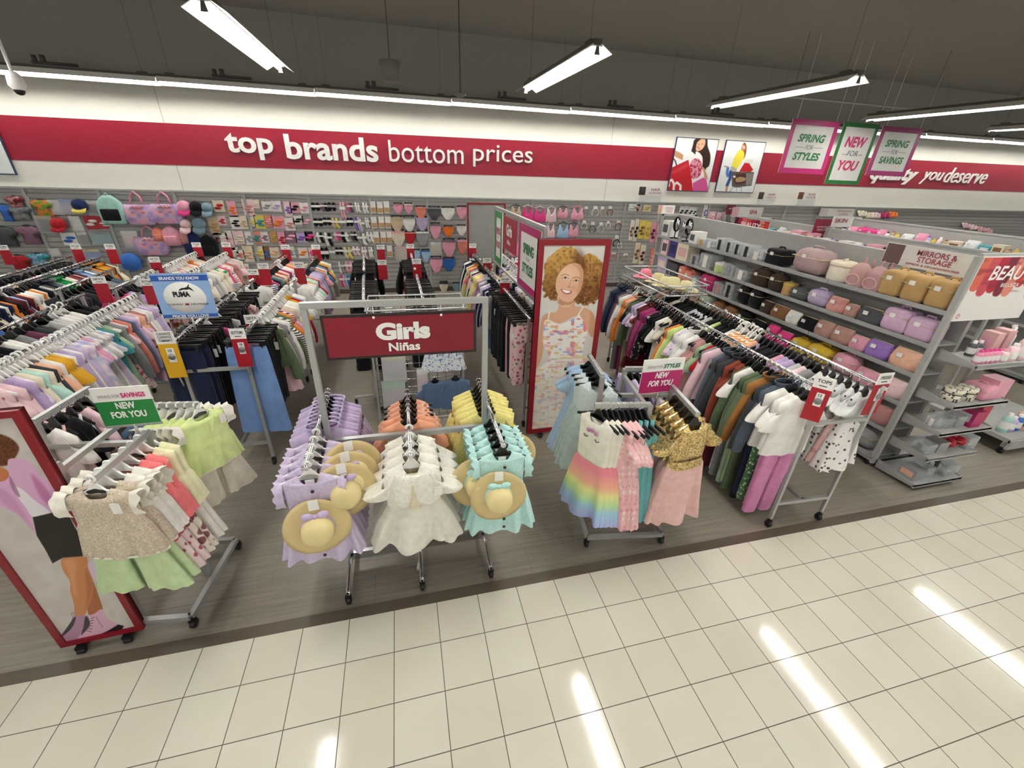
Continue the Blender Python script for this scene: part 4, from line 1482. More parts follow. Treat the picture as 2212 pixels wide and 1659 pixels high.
letter(t, 'HILFIGER', .1, -.07, .14, .018, '#3a3d52', 0, 0, -.0075)
m = MB().box((0, -.0072, -.066), (.03, .001, .009)).box((0, -.0072, -.075), (.03, .001, .009))
m.build('flag_emblem', mat('flagred', '#8f2436', .5), t)
cat_ = [(-.055, .0), (-.03, .018), (.0, .022), (.02, .03), (.035, .052), (.04, .052), (.032, .03), (.05, .012), (.062, -.012), (.05, -.004), (.03, .008), (.01, .004), (-.015, .006), (-.04, -.002)]
MB().slab([(x + .02, -.0072, z + .055) for x, z in cat_], (0, -.001, 0)).build('leaping_emblem', mat('ink2', '#191a1c', .5), t)

# tall red / yellow rail signs
for (u, v, y, head, nm, num, col, ft, ln) in (
        (348, 716, 1.93, 'CLEARANCE', 'tall yellow clearance card on the navy trousers rail', '10', '#e0ab1e', .44, 3),
        (507, 710, 1.93, 'BOTTOMS', 'red size card on the blue trousers rail', '18', '#a81327', .37, 1)):
    p = at(u, v, y=y)
    price_sign(nm, (p.x + .01, y, p.z - ft), 0, head, col, ft, .145 if ln == 3 else .125, num, ln)
for (u, v, y, head, nm, num, ft) in (
        (541, 680, 2.5, 'SETS', 'red sets card among white hangers behind the blue trousers', '20', .36),
        (1918, 806, .1, 'DRESSES', 'tilted red size card on right rail end beside beauty shelves', '6', .38),
        (1786, 815, .1, 'TOPS', 'red size card on left rail end beside beauty shelves', '12', .38)):
    p = at(u, v, y=y)
    price_sign(nm, (p.x, y, p.z - ft), -.9 if u == 1786 else 0, head, '#a81327', ft, .13 if u < 1800 else .15, num)
p = at(511, 612, y=4.2)
price_sign('yellow clearance card behind the blue brand sign', (p.x, 4.2, p.z - .36), 0, 'CLEARANCE', '#e0ab1e', .36, .14, '8', 3)
smalls = [(424, 529, 6.3), (488, 529, 6.3), (616, 534, 6.05), (682, 534, 6.05), (333, 561, 5.1), (546, 588, 4.3), (568, 575, 4.3), (645, 573, 4.3), (163, 533, 6.1), (237, 533, 5.9), (213, 605, 3.6), (318, 610, 3.6), (6, 535, 6.4),
          (822, 534, 6.1), (886, 532, 6.1), (825, 567, 4.8), (900, 565, 4.8), (1021, 531, 6.15), (1052, 563, 4.9), (1121, 562, 4.9), (1091, 605, 3.5)]
for i, (u, v, y) in enumerate(smalls):
    p = at(u, v, y=y)
    wh = ['between pink bags and carded goods', 'below the hair accessories wall', 'left of the sock wall', 'beside the first sock packs', 'right of the boys rack', 'by the white-hangered sets', 'at the pink tops rail', 'among the white tops', 'above the boys rack', 'beside the white character bag peg', 'over the far-left racks', 'left of the blue brand sign', 'at the left picture edge',
          'behind the left black trousers', 'behind the right black trousers', 'on the left black trouser rail', 'on the right black trouser rail', 'in front of the tall grey mirror', 'at the mid aisle rail by the mirror', 'behind the magenta styles sign', 'on the near aisle rail', 'beside the girl poster'][i]
    wh = wh.replace('white character bag peg', 'mint backpack')
    price_sign('small red rail card %s, %s card from left' % (wh, nth(1 + sorted(smalls).index((u, v, y)))), (p.x, y, p.z - .26), 0, ['TOPS', 'SETS', 'BOTTOMS'][i % 3], '#a81327', .3, .135, '')
# ================================================================== printed posters
def frame(parent, p00, p10, p01, wd, dep, m, name='frame'):
    """four-sided frame round a panel, standing proud of it by dep (towards the viewer)"""
    a = Vector(p00)
    ex, ez = Vector(p10) - a, Vector(p01) - a
    ux, uz = ex.normalized(), ez.normalized()
    n = ux.cross(uz).normalized() * dep
    lx, lz = ex.length, ez.length
    mb = MB()
    q = lambda s, t: a + ux * s + uz * t
    for (s0, s1, t0, t1) in ((0, lx, 0, wd), (0, lx, lz - wd, lz), (0, wd, wd, lz - wd), (lx - wd, lx, wd, lz - wd)):
        mb.slab([q(s0, t0), q(s1, t0), q(s1, t1), q(s0, t1)], n)
    return mb.build(name, m, parent)


def stand_poster(label, p00, p10, h, wd, paint, nx, nz, conv, bg):
    p00, p10 = Vector(p00), Vector(p10)
    ux = (p10 - p00).normalized()
    nrm = ux.cross(Vector((0, 0, 1)))          # towards the viewer
    t = thing('standing_poster', label, 'poster', (0, 0, 0))
    up = Vector((0, 0, h))
    back = -nrm * .035
    MB().slab([p00 + back, p10 + back, p10 + up + back, p00 + up + back], nrm * .03).build('back_panel', mat('poster_back', '#8a1a26', .5), t)
    frame(t, p00 + back, p10 + back, p00 + up + back, wd, .045, M_DKRED)
    o = p00 + ux * wd + Vector((0, 0, wd)) - nrm * .002
    P = Paint(o, o + ux * ((p10 - p00).length - 2 * wd), o + Vector((0, 0, h - 2 * wd)), nx, nz, conv, bg)
    paint(P)
    P.build('print', t)
    rz = math.atan2(ux.y, ux.x)
    for s in (.22, .78):
        q = p00.lerp(p10, s) - nrm * .02
        MB().box((0, 0, q.z * .5 + .01), (.05, .1, .025)).build('foot', M_BLACK, t, (q.x, q.y, 0), rz)
        for e in (-.04, .04):
            w = MB().cyl((-.02, e, .02), (.02, e, .02), .02, 10).build('wheel', M_BLACK, t, (q.x, q.y, 0), rz)
    return t


def paint_girl(P):
    n1, n2, n3 = P.noise(26, 1), P.noise(11, 2), P.noise(60, 3)
    hair = [(205, 480), (188, 420), (202, 335), (228, 235), (280, 165), (350, 128), (430, 128), (472, 168), (492, 208), (532, 182), (592, 182), (650, 217), (682, 272), (688, 345), (668, 450), (642, 520), (600, 566), (520, 583), (455, 560), (420, 500), (330, 500), (300, 545), (250, 535), (210, 518)]
    hs = P.smooth(hair)
    d = P.sdf(hs)
    edge = d + (n1 - .5) * 26 + (n2 - .5) * 14
    a = np.clip(edge / 10 + .5, 0, 1)
    core = np.clip((P.w - 170) / 330 + (n1 - .5) * .9 + (n2 - .5) * .5 - .12 * (P.u < 330), 0, 1)[:, None]
    col = P.rgb('#c79a4e') * (1 - core) + P.rgb('#6d3f1c') * core
    hl = np.clip((n2 - .55) * 3, 0, 1)[:, None] * .5
    col = col * (1 - hl) + P.rgb('#dcb878') * hl
    dk = np.clip((.38 - n1) * 3.2, 0, 1)[:, None] * .55
    col = col * (1 - dk) + P.rgb('#5a3015') * dk
    P.c += (col - P.c) * a[:, None]
    P.ell(490, 240, 45, 90, '#4a2712', .9, -.2, .6)
    SK, SD = '#d9a98a', '#b07a58'
    P.poly([(318, 520), (322, 590), (300, 640), (250, 645), (190, 680), (168, 790), (150, 950), (138, 1085), (170, 1050), (200, 930), (200, 760), (330, 735), (480, 670), (545, 785), (590, 845), (614, 760), (608, 680), (578, 632), (520, 604), (452, 592), (440, 540), (445, 500)], SK)
    P.poly([(320, 545), (440, 545), (436, 585), (380, 580), (325, 592)], SD, 16, True, None, .55)
    P.poly([(575, 640), (608, 690), (612, 770), (588, 840), (560, 800), (570, 710)], '#b98460', 18, True, None, .5)
    P.ell(215, 770, 30, 90, '#c08a66', .8, .1, .35)
    P.poly([(296, 440), (303, 380), (330, 325), (380, 275), (440, 252), (492, 268), (516, 325), (512, 400), (492, 470), (452, 530), (410, 562), (362, 558), (325, 522), (303, 478)], '#e2b594', 4)
    P.poly([(430, 260), (492, 268), (516, 325), (512, 400), (492, 470), (465, 500), (480, 420), (490, 340), (465, 290)], '#b9825e', 26, True, None, .6)
    P.ell(385, 335, 55, 40, '#f0ccb0', 1.2, .3, .6)
    P.ell(362, 430, 28, 26, '#e9ab8c', 1.2, 0, .7)
    P.ell(450, 455, 24, 24, '#d99a78', 1.2, 0, .6)
    for (cx, cy) in ((372, 370), (458, 393)):
        P.line([(cx - 30, cy - 22 + 2), (cx, cy - 30), (cx + 30, cy - 20)], 6, '#8a5a3a', .7)
        P.ell(cx, cy, 22, 9, '#f3ece6', .4, .2)
        P.ell(cx + 1, cy - 1, 8.5, 8.5, '#4a2f1e', .5)
        P.line([(cx - 24, cy + 2), (cx, cy - 9), (cx + 25, cy + 5)], 5, '#4f3220', .85)
    P.line([(418, 385), (410, 425), (392, 440), (412, 450), (428, 440)], 5, '#b5805e', .7)
    P.ell(403, 441, 8, 4, '#8c5a40', .8, 0, .5)
    P.poly([(338, 462), (372, 463), (424, 476), (412, 497), (382, 500), (355, 488)], '#b2555a', 3)
    P.poly([(346, 466), (375, 466), (414, 478), (400, 490), (372, 488)], '#f7f2ec', 3)
    P.line([(336, 460), (348, 470)], 4, '#8f4a44', .7)
    P.line([(315, 575), (350, 600), (400, 596), (436, 572)], 5, '#e9d9bc', .9)
    # dress
    dr = [(205, 722), (238, 702), (332, 736), (462, 682), (484, 662), (548, 788), (520, 900), (512, 1000), (585, 1080), (600, 1600), (105, 1600), (118, 1330), (135, 1150), (170, 1085), (245, 1012), (200, 900), (198, 800)]
    da = P.poly(dr, '#efebe4', 4)
    P.line([(247, 640), (236, 706)], 9, '#f2efe8')
    P.line([(514, 602), (474, 668)], 9, '#f2efe8')
    low = np.clip((P.w - 1000) / 250, 0, 1)
    P.mix('#e3dbc9', da * low * (.35 + .5 * n3))
    f1, f2, f3, f4 = P.noise(24, 11, .5), P.noise(20, 12, .6), P.noise(19, 13, .5), P.noise(26, 14, .6)
    up = np.clip(1 - (P.w - 700) / 1100, .45, 1)
    for f, c in ((f1, '#d8566f'), (f2, '#7f8fcb'), (f3, '#e0b04e'), (f4, '#e79aa6')):
        P.mix(c, da * np.clip((f - .74) * 6, 0, .75) * up)
    P.line([(250, 1016), (380, 1010), (510, 995)], 10, '#d9c9a8', .7)
    for i in range(7):
        x = 190 + 55 * i
        P.line([(300 + 25 * i, 1030), (x, 1300), (x - 20, 1590)], 9, '#cfc6b6', .35)


def paint_legs(P):
    n1, n2, n3 = P.noise(22, 5), P.noise(10, 6), P.noise(70, 7)
    P.mix('#b9b1ab', np.clip(n3 - .35, 0, .5))
    P.poly([(0, -215), (100, -170), (142, -100), (80, 0), (0, 25), (-120, 0), (-120, -220)], '#6b3d22', 14)
    P.mix('#4a2815', np.clip(P.sdf(P.smooth([(0, -215), (100, -170), (142, -100), (80, 0), (0, 25), (-120, 0)])) / 10, 0, 1) * np.clip((n2 - .45) * 3, 0, .8))
    P.poly([(-40, 30), (50, 50), (72, 110), (32, 138), (-40, 130)], '#c0764a')
    P.poly([(60, -22), (160, -30), (235, 2), (300, 90), (400, 170), (455, 270), (506, 385), (440, 364), (245, 405), (272, 542), (170, 412), (0, 322), (-120, 300), (-120, 120), (0, 140), (66, 100)], '#d9a9cd', 5)
    P.poly([(235, 90), (310, 150), (390, 260), (470, 372), (400, 340), (300, 250)], '#b96a9c', 26, True, None, .75)
    P.poly([(0, 190), (120, 280), (250, 500), (150, 400), (0, 280)], '#c48ab6', 26, True, None, .6)
    P.poly([(100, 175), (170, 200), (260, 280), (372, 370), (250, 402), (190, 330), (130, 250)], '#e9e2e8', 6)
    P.poly([(70, 95), (110, 160), (150, 250), (120, 240), (80, 170)], '#8f5f80', 10, True, None, .7)
    P.poly([(645, 765), (700, 706), (800, 842), (772, 856), (735, 905), (690, 850)], '#dcc3dc', 5, False)
    L1, L2 = '#c8865a', '#a9683f'
    P.poly([(640, 780), (690, 870), (732, 980), (768, 1105), (700, 1130), (660, 1130), (640, 1000), (620, 860)], L2)
    P.poly([(458, 718), (560, 700), (662, 690), (655, 770), (694, 880), (690, 980), (662, 1060), (622, 1160), (566, 1162), (550, 1050), (526, 960), (520, 880), (474, 810)], L1)
    P.poly([(640, 790), (690, 890), (682, 980), (640, 1090), (650, 980), (640, 880)], L2, 22, True, None, .7)
    P.poly([(480, 730), (560, 730), (560, 860), (575, 1000), (545, 960), (520, 850)], '#dba27a', 30, True, None, .6)
    P.poly([(244, 406), (432, 362), (520, 402), (560, 482), (640, 610), (692, 706), (640, 694), (470, 708), (392, 750), (340, 650), (275, 545)], '#26221f', 5, False)
    P.poly([(545, 1152), (632, 1142), (624, 1240), (582, 1310), (522, 1348), (452, 1334), (444, 1300), (500, 1250), (530, 1195)], '#b188a2', 5)
    P.poly([(510, 1215), (555, 1150), (565, 1165), (530, 1240), (450, 1302)], '#4b3f47', 6)
    P.poly([(640, 1148), (700, 1128), (762, 1092), (800, 1160), (892, 1206), (926, 1216), (900, 1246), (760, 1300), (690, 1312), (580, 1332), (606, 1268), (652, 1232)], '#d7aabf', 5)
    P.poly([(636, 1150), (655, 1150), (672, 1200), (655, 1235), (606, 1285), (622, 1230)], '#4b3f47', 6)
    P.poly([(884, 1206), (926, 1217), (906, 1250), (770, 1300), (690, 1322), (575, 1334), (700, 1302), (800, 1256)], '#241f1e', 5, False)
    for i in range(6):
        P.line([(640 + 8 * i, 1250 - 17 * i), (682 + 4 * i, 1262 - 22 * i)], 5, '#4d3d49', .8)
    P.line([(716, 1150), (766, 1225)], 7, '#8f6f82', .7)
    P.line([(545, 1150), (530, 1125), (545, 1115), (555, 1140)], 4, '#6a6660')


p = at(1137, 938, y=1.95)
stand_poster('tall red-framed poster of a smiling girl with curly hair in a floral dress', (3.37, 1.95, .06), (4.135, 1.95, .06), 2.235, .058, paint_girl, 190, 560, (1120, 500, 3.6875), (214, 210, 203))
a, b = at(133, 1397, z=.07), at(312, 1357, z=.07)
stand_poster('red-framed poster at lower left showing legs in black skirt and pink boots', a, b, 1.69, .036, paint_legs, 190, 640, (0, 1000, 3.4563), (203, 196, 190))

# tall grey mirror board before the slatted wall
t = thing('mirror_board', 'tall grey mirror board in a thin red frame near the back wall', 'mirror', (0, 0, 0))
a, b = at(1008, 437, y=7.2), at(1092, 438, y=7.2)
MB().box(((a.x + b.x) / 2, 7.2, (.07 + a.z) / 2), (b.x - a.x, .03, a.z - .07)).build('panel', mat('mirror_grey', '#93948f', .3), t)
frame(t, (a.x, 7.185, .07), (b.x, 7.185, .07), (a.x, 7.185, a.z), .035, .02, M_DKRED)
MB().box(((a.x + b.x) / 2, 7.22, .035), (.7, .4, .07)).build('base', M_BLACK, t)

# hanging signs over the mid aisle, back to back boards in a sign frame running away from the viewer
t = thing('aisle_sign_stand', 'grey frame over the right-hand rack holding spring and Girls boards', 'frame', (0, 0, 0))
X0 = 3.655
za, zb_ = 2.31, 1.44
bar(t, 'top_bar', (X0, 2.62, za), (X0, 5.33, za), .04)
bar(t, 'post', (X0, 2.62, RZ - .3), (X0, 2.62, za), .035)
bar(t, 'post', (X0, 5.33, RZ - .3), (X0, 5.33, za), .035)
bar(t, 'bottom_bar', (X0, 2.2, RZ), (X0, 5.33, RZ), .035)


def aisle_board(label, y0, y1, z0, z1, words, colr, bg='#eceae4', tc=None):
    t = thing('hanging_board', label, 'sign', (X0, (y0 + y1) / 2, (z0 + z1) / 2), -PI / 2)
    w, h = y1 - y0, z1 - z0
    MB().box((0, 0, 0), (w, .012, h)).build('panel', mat('sheet' + bg, bg, .4), t)
    if colr:
        frame(t, (-w / 2, -.006, -h / 2), (w / 2, -.006, -h / 2), (-w / 2, -.006, h / 2), h * .12, .003, mat('band' + colr, colr, .4), 'border')
    for s, z, ww, hh, c, b in words:
        letter(t, s, 0, z * h, ww * w, hh * h, c, b, 0, -.0095)
    return t


aisle_board('green-edged board reading spring brands, farthest on the mid aisle frame', 4.78, 5.3, 1.46, 2.27, [('SPRING', .13, .56, .14, '#d2457f', .03), ('FOR', 0, .15, .05, '#77777a', 0), ('BRANDS', -.13, .56, .14, '#d2457f', .03)], '#2f8a45')
aisle_board('small dark red Girls board in the middle of the mid aisle frame', 3.88, 4.7, 1.78, 2.25, [('Girls', .12, .42, .36, '#f4f2ee', .04), ('Niñas', -.24, .26, .14, '#f4f2ee', .02)], None, '#a11b30')
aisle_board('magenta-edged board reading spring styles, nearest on the mid aisle frame', 2.75, 3.72, 1.44, 2.26, [('SPRING', .15, .5, .16, '#1f7a3c', .035), ('FOR', 0, .15, .05, '#77777a', 0), ('STYLES', -.15, .5, .16, '#1f7a3c', .035)], '#b9246c')

# big signs hung from the ceiling
YH = 6.3


def ceiling_sign(label, us, words, col, sh=.22):
    c = [at(u, v, y=YH) for u, v in us]       # tl tr bl br
    x0, x1 = (c[0].x + c[2].x) / 2, (c[1].x + c[3].x) / 2
    z1, z0 = (c[0].z + c[1].z) / 2, (c[2].z + c[3].z) / 2
    w, h = x1 - x0, z1 - z0
    t = thing('ceiling_sign', label, 'sign', ((x0 + x1) / 2, YH, (z0 + z1) / 2))
    MB().box((0, 0, 0), (w, .012, h)).build('panel', mat('sheet_shade', '#d8d6d0', .4), t)
    frame(t, (-w / 2, -.006, -h / 2), (w / 2, -.006, -h / 2), (-w / 2, -.006, h / 2), w * .085, .004, mat('band' + col, col, .4), 'border')
    for s, z, ww, hh, cc, b in words:
        letter(t, s, 0, z * h, ww * w, hh * h, cc, b, sh, -.0085)
    for x in (-.2, .2):
        letter(t, '-', x * w, .0, w * .2, h * .008, '#6b6b6d', 0, 0, -.0085, 'rule')
    for x in (-w * .42, w * .42):
        MB().cyl((x, 0, h / 2), (x, 0, 5.38 - (z0 + z1) / 2), .004, 6).build('cord', M_WHITE, t)


G_, K_, F_ = '#1f7a3c', '#c22a63', '#5a5a5c'
ceiling_sign('magenta-framed hanging sign reading spring for styles', ((1711, 256), (1812, 263), (1683, 372), (1780, 378)), [('SPRING', .17, .58, .15, G_, .035), ('FOR', .0, .16, .085, F_, 0), ('STYLES', -.17, .58, .15, G_, .035)], '#c02374')
ceiling_sign('green-framed hanging sign reading new for you', ((1825, 262), (1898, 270), (1780, 397), (1855, 400)), [('NEW', .2, .6, .17, K_, .04), ('FOR', .02, .3, .085, F_, 0), ('YOU', -.18, .58, .17, K_, .04)], '#1e6b2c')
ceiling_sign('plum-framed hanging sign reading spring for savings, rightmost of three', ((1903, 270), (1995, 280), (1875, 375), (1950, 385)), [('SPRING', .17, .58, .15, G_, .035), ('FOR', .0, .16, .085, F_, 0), ('SAVINGS', -.17, .6, .15, G_, .035)], '#9c2569')
t = thing('hanging_bar', 'thin grey bar hung under the ceiling above the spring signs', 'bar', (0, 0, 0))
rod(t, 'tube', (9.6, YH, 4.35), (13.6, YH, 4.35), .018, M_STEEL)
for x in (9.8, 13.4):
    MB().cyl((x, YH, 4.35), (x, YH, 5.38), .004, 6).build('cord', M_HOUS, t)


# posters on the wall
def wall_poster(label, c, paint, nx, nz, conv, bg='#eaeceb'):
    q = [at(u, v, y=8.96) for u, v in c]
    x0, x1 = (q[0].x + q[2].x) / 2, (q[1].x + q[3].x) / 2
    z1, z0 = (q[0].z + q[1].z) / 2, (q[2].z + q[3].z) / 2
    t = thing('wall_poster', label, 'poster', (0, 0, 0))
    MB().box(((x0 + x1) / 2, 8.975, (z0 + z1) / 2), (x1 - x0, .03, z1 - z0)).build('board', mat('poster_edge', '#33405f', .5), t)
    P = Paint((x0 + .018, 8.957, z0 + .018), (x1 - .018, 8.957, z0 + .018), (x0 + .018, 8.957, z1 - .018), nx, nz, conv, (232, 235, 235))
    paint(P)
    P.build('print', t)


def paint_bag_lady(P):
    P.poly([(95, 240), (180, 280), (188, 300), (180, 345), (130, 325), (90, 300)], '#c08f6c', 4)
    P.poly([(325, 110), (430, 90), (465, 110), (470, 190), (500, 290), (490, 400), (455, 440), (430, 470), (400, 400), (395, 290), (335, 250), (330, 330), (310, 400), (270, 440), (250, 350), (280, 250), (300, 180)], '#33241f', 6)
    P.poly([(330, 400), (420, 430), (455, 500), (470, 560), (440, 560), (410, 500)], '#c89a7c', 4)
    P.poly([(245, 270), (285, 250), (330, 285), (400, 295), (412, 370), (405, 440), (425, 500), (415, 545), (290, 615), (270, 540), (255, 400)], '#f1ecec', 4)
    P.poly([(290, 350), (350, 330), (400, 380), (400, 470), (370, 540), (290, 560), (268, 500), (262, 430)], '#d58aa0', 6, True, None, .9)
    n = P.noise(16, 21)
    P.poly([(290, 350), (350, 330), (400, 380), (400, 470), (370, 540), (290, 560), (268, 500), (262, 430)], '#b02a44', 6, True, np.clip((n - .5) * 5, 0, 1))
    P.poly([(352, 145), (400, 105), (440, 110), (440, 165), (410, 220), (365, 245), (335, 235), (338, 190)], '#d9a98c', 4)
    P.line([(352, 196), (378, 222)], 9, '#a8484c')
    P.line([(362, 166), (382, 172)], 5, '#3a2620')
    P.line([(402, 160), (420, 170)], 5, '#3a2620')
    P.poly([(300, 612), (420, 545), (455, 570), (480, 720), (295, 720)], '#d95a9b', 4, False)
    P.poly([(250, 345), (290, 600), (300, 720), (0, 720), (45, 440)], '#c3222c', 3, False)
    P.poly([(60, 480), (220, 390), (230, 430), (100, 500)], '#dc5a58', 20, True, None, .5)
    P.line([(70, 320), (100, 360), (112, 405)], 14, '#2d2a30')
    P.line([(25, 640), (25, 590), (60, 575), (85, 620), (80, 690)], 26, '#f3f0ee')
    P.line([(85, 630), (120, 605), (160, 640), (155, 720)], 26, '#f3f0ee')


def paint_cart(P):
    P.poly([(640, 0)] * 3, '#ffffff')
    P.line([(700, 440), (690, 500), (700, 530), (735, 480)], 30, '#4a78b8')
    P.line([(735, 480), (725, 560), (690, 640)], 32, '#3a4f96')
    P.line([(660, 420), (690, 425)], 14, '#c98a94')
    P.line([(690, 650), (682, 700)], 20, '#c08a6c')
    P.poly([(855, 240), (860, 190), (890, 148), (912, 180), (912, 250), (890, 320), (870, 330)], '#8a5332', 5)
    P.poly([(745, 420), (770, 330), (830, 235), (880, 250), (885, 310), (850, 380), (800, 450), (750, 450)], '#e6d64a', 5)
    P.ell(880, 205, 20, 30, '#dca88a', .3)
    P.line([(868, 222), (890, 226)], 6, '#b0505a')
    P.poly([(735, 420), (800, 450), (790, 480), (740, 470)], '#b9b0a8', 4)
    P.poly([(900, 350), (980, 340), (990, 370), (950, 400), (890, 390)], '#dcd9d6', 8)
    P.poly([(890, 380), (945, 385), (990, 460), (960, 485), (830, 480)], '#c41f2a', 3, False)
    P.poly([(745, 480), (1000, 485), (970, 640), (800, 660), (745, 650)], '#5c5754', 3, False)
    P.poly([(780, 520), (910, 510), (900, 600), (790, 620)], '#5b2a2c', 8)
    P.poly([(790, 560), (850, 540), (910, 560), (880, 590), (800, 600)], '#b09468', 8)
    P.poly([(910, 500), (995, 495), (965, 630), (905, 640)], '#8b8784', 4, False)
    P.ell(775, 538, 16, 12, '#f2f0ee', .4)
    P.line([(720, 710), (760, 660), (860, 660), (850, 710)], 6, '#8f8f92')
    P.line([(800, 700), (800, 660)], 6, '#8f8f92')


wall_poster('wall poster of a dark-haired woman with a red shopping bag', ((1462, 296), (1553, 300), (1442, 412), (1530, 415)), paint_bag_lady, 150, 150, (1440, 280, 5.2917))
wall_poster('wall poster of a woman in yellow pushing a full shopping cart', ((1570, 302), (1657, 307), (1544, 415), (1626, 417)), paint_cart, 150, 150, (1440, 280, 5.2917))
wall_poster('plain white wall poster cut by the left picture edge', ((-80, 255), (2, 258), (-72, 374), (18, 378)), lambda P: None, 8, 8, (0, 0, 1))
# ================================================================== goods pegged on the slatted wall
YW = 8.886
PX = 1 / 83.0
PEG = MB().cyl((0, 0, 0), (0, -.16, .004), .0035, 6).tube([(0, -.16, .004), (0, -.168, .012)], .0035, 6).mesh('peg_hook', M_CHROME)
BLISTER = mat('blister', '#e9ecee', .12, alpha=.35)


def outline(mb, pts, w, h, y0, d):
    """rounded, pillowed shape from an outline in -.5...5"""
    n = len(pts)
    rs = []
    for k, (s, yy) in enumerate(((.86, 0), (1, -.25), (1, -.7), (.8, -1), (.4, -1.12))):
        rs.append([(x * w * s, y0 + yy * d, z * h * s) for x, z in pts])
    return mb.loft(rs, True, True)


BRIEF = [(-.48, .5), (-.25, .46), (0, .45), (.25, .46), (.48, .5), (.5, .1), (.4, -.1), (.26, -.34), (.15, -.5), (-.15, -.5), (-.26, -.34), (-.4, -.1), (-.5, .1)]
SOCK = [(-.28, .5), (.12, .5), (.16, .0), (.2, -.2), (.46, -.36), (.4, -.5), (.0, -.48), (-.24, -.3), (-.28, .0)]
BRA = [(-.36, .5), (-.28, .5), (-.2, .2), (0, .02), (.2, .2), (.28, .5), (.36, .5), (.38, .2), (.5, .0), (.5, -.46), (0, -.5), (-.5, -.46), (-.5, .0), (-.38, .2)]
SHIRT = [(-.2, .5), (-.08, .44), (.08, .44), (.2, .5), (.5, .3), (.42, .05), (.33, .1), (.33, -.5), (-.33, -.5), (-.33, .1), (-.42, .05), (-.5, .3)]
CAPM = {}


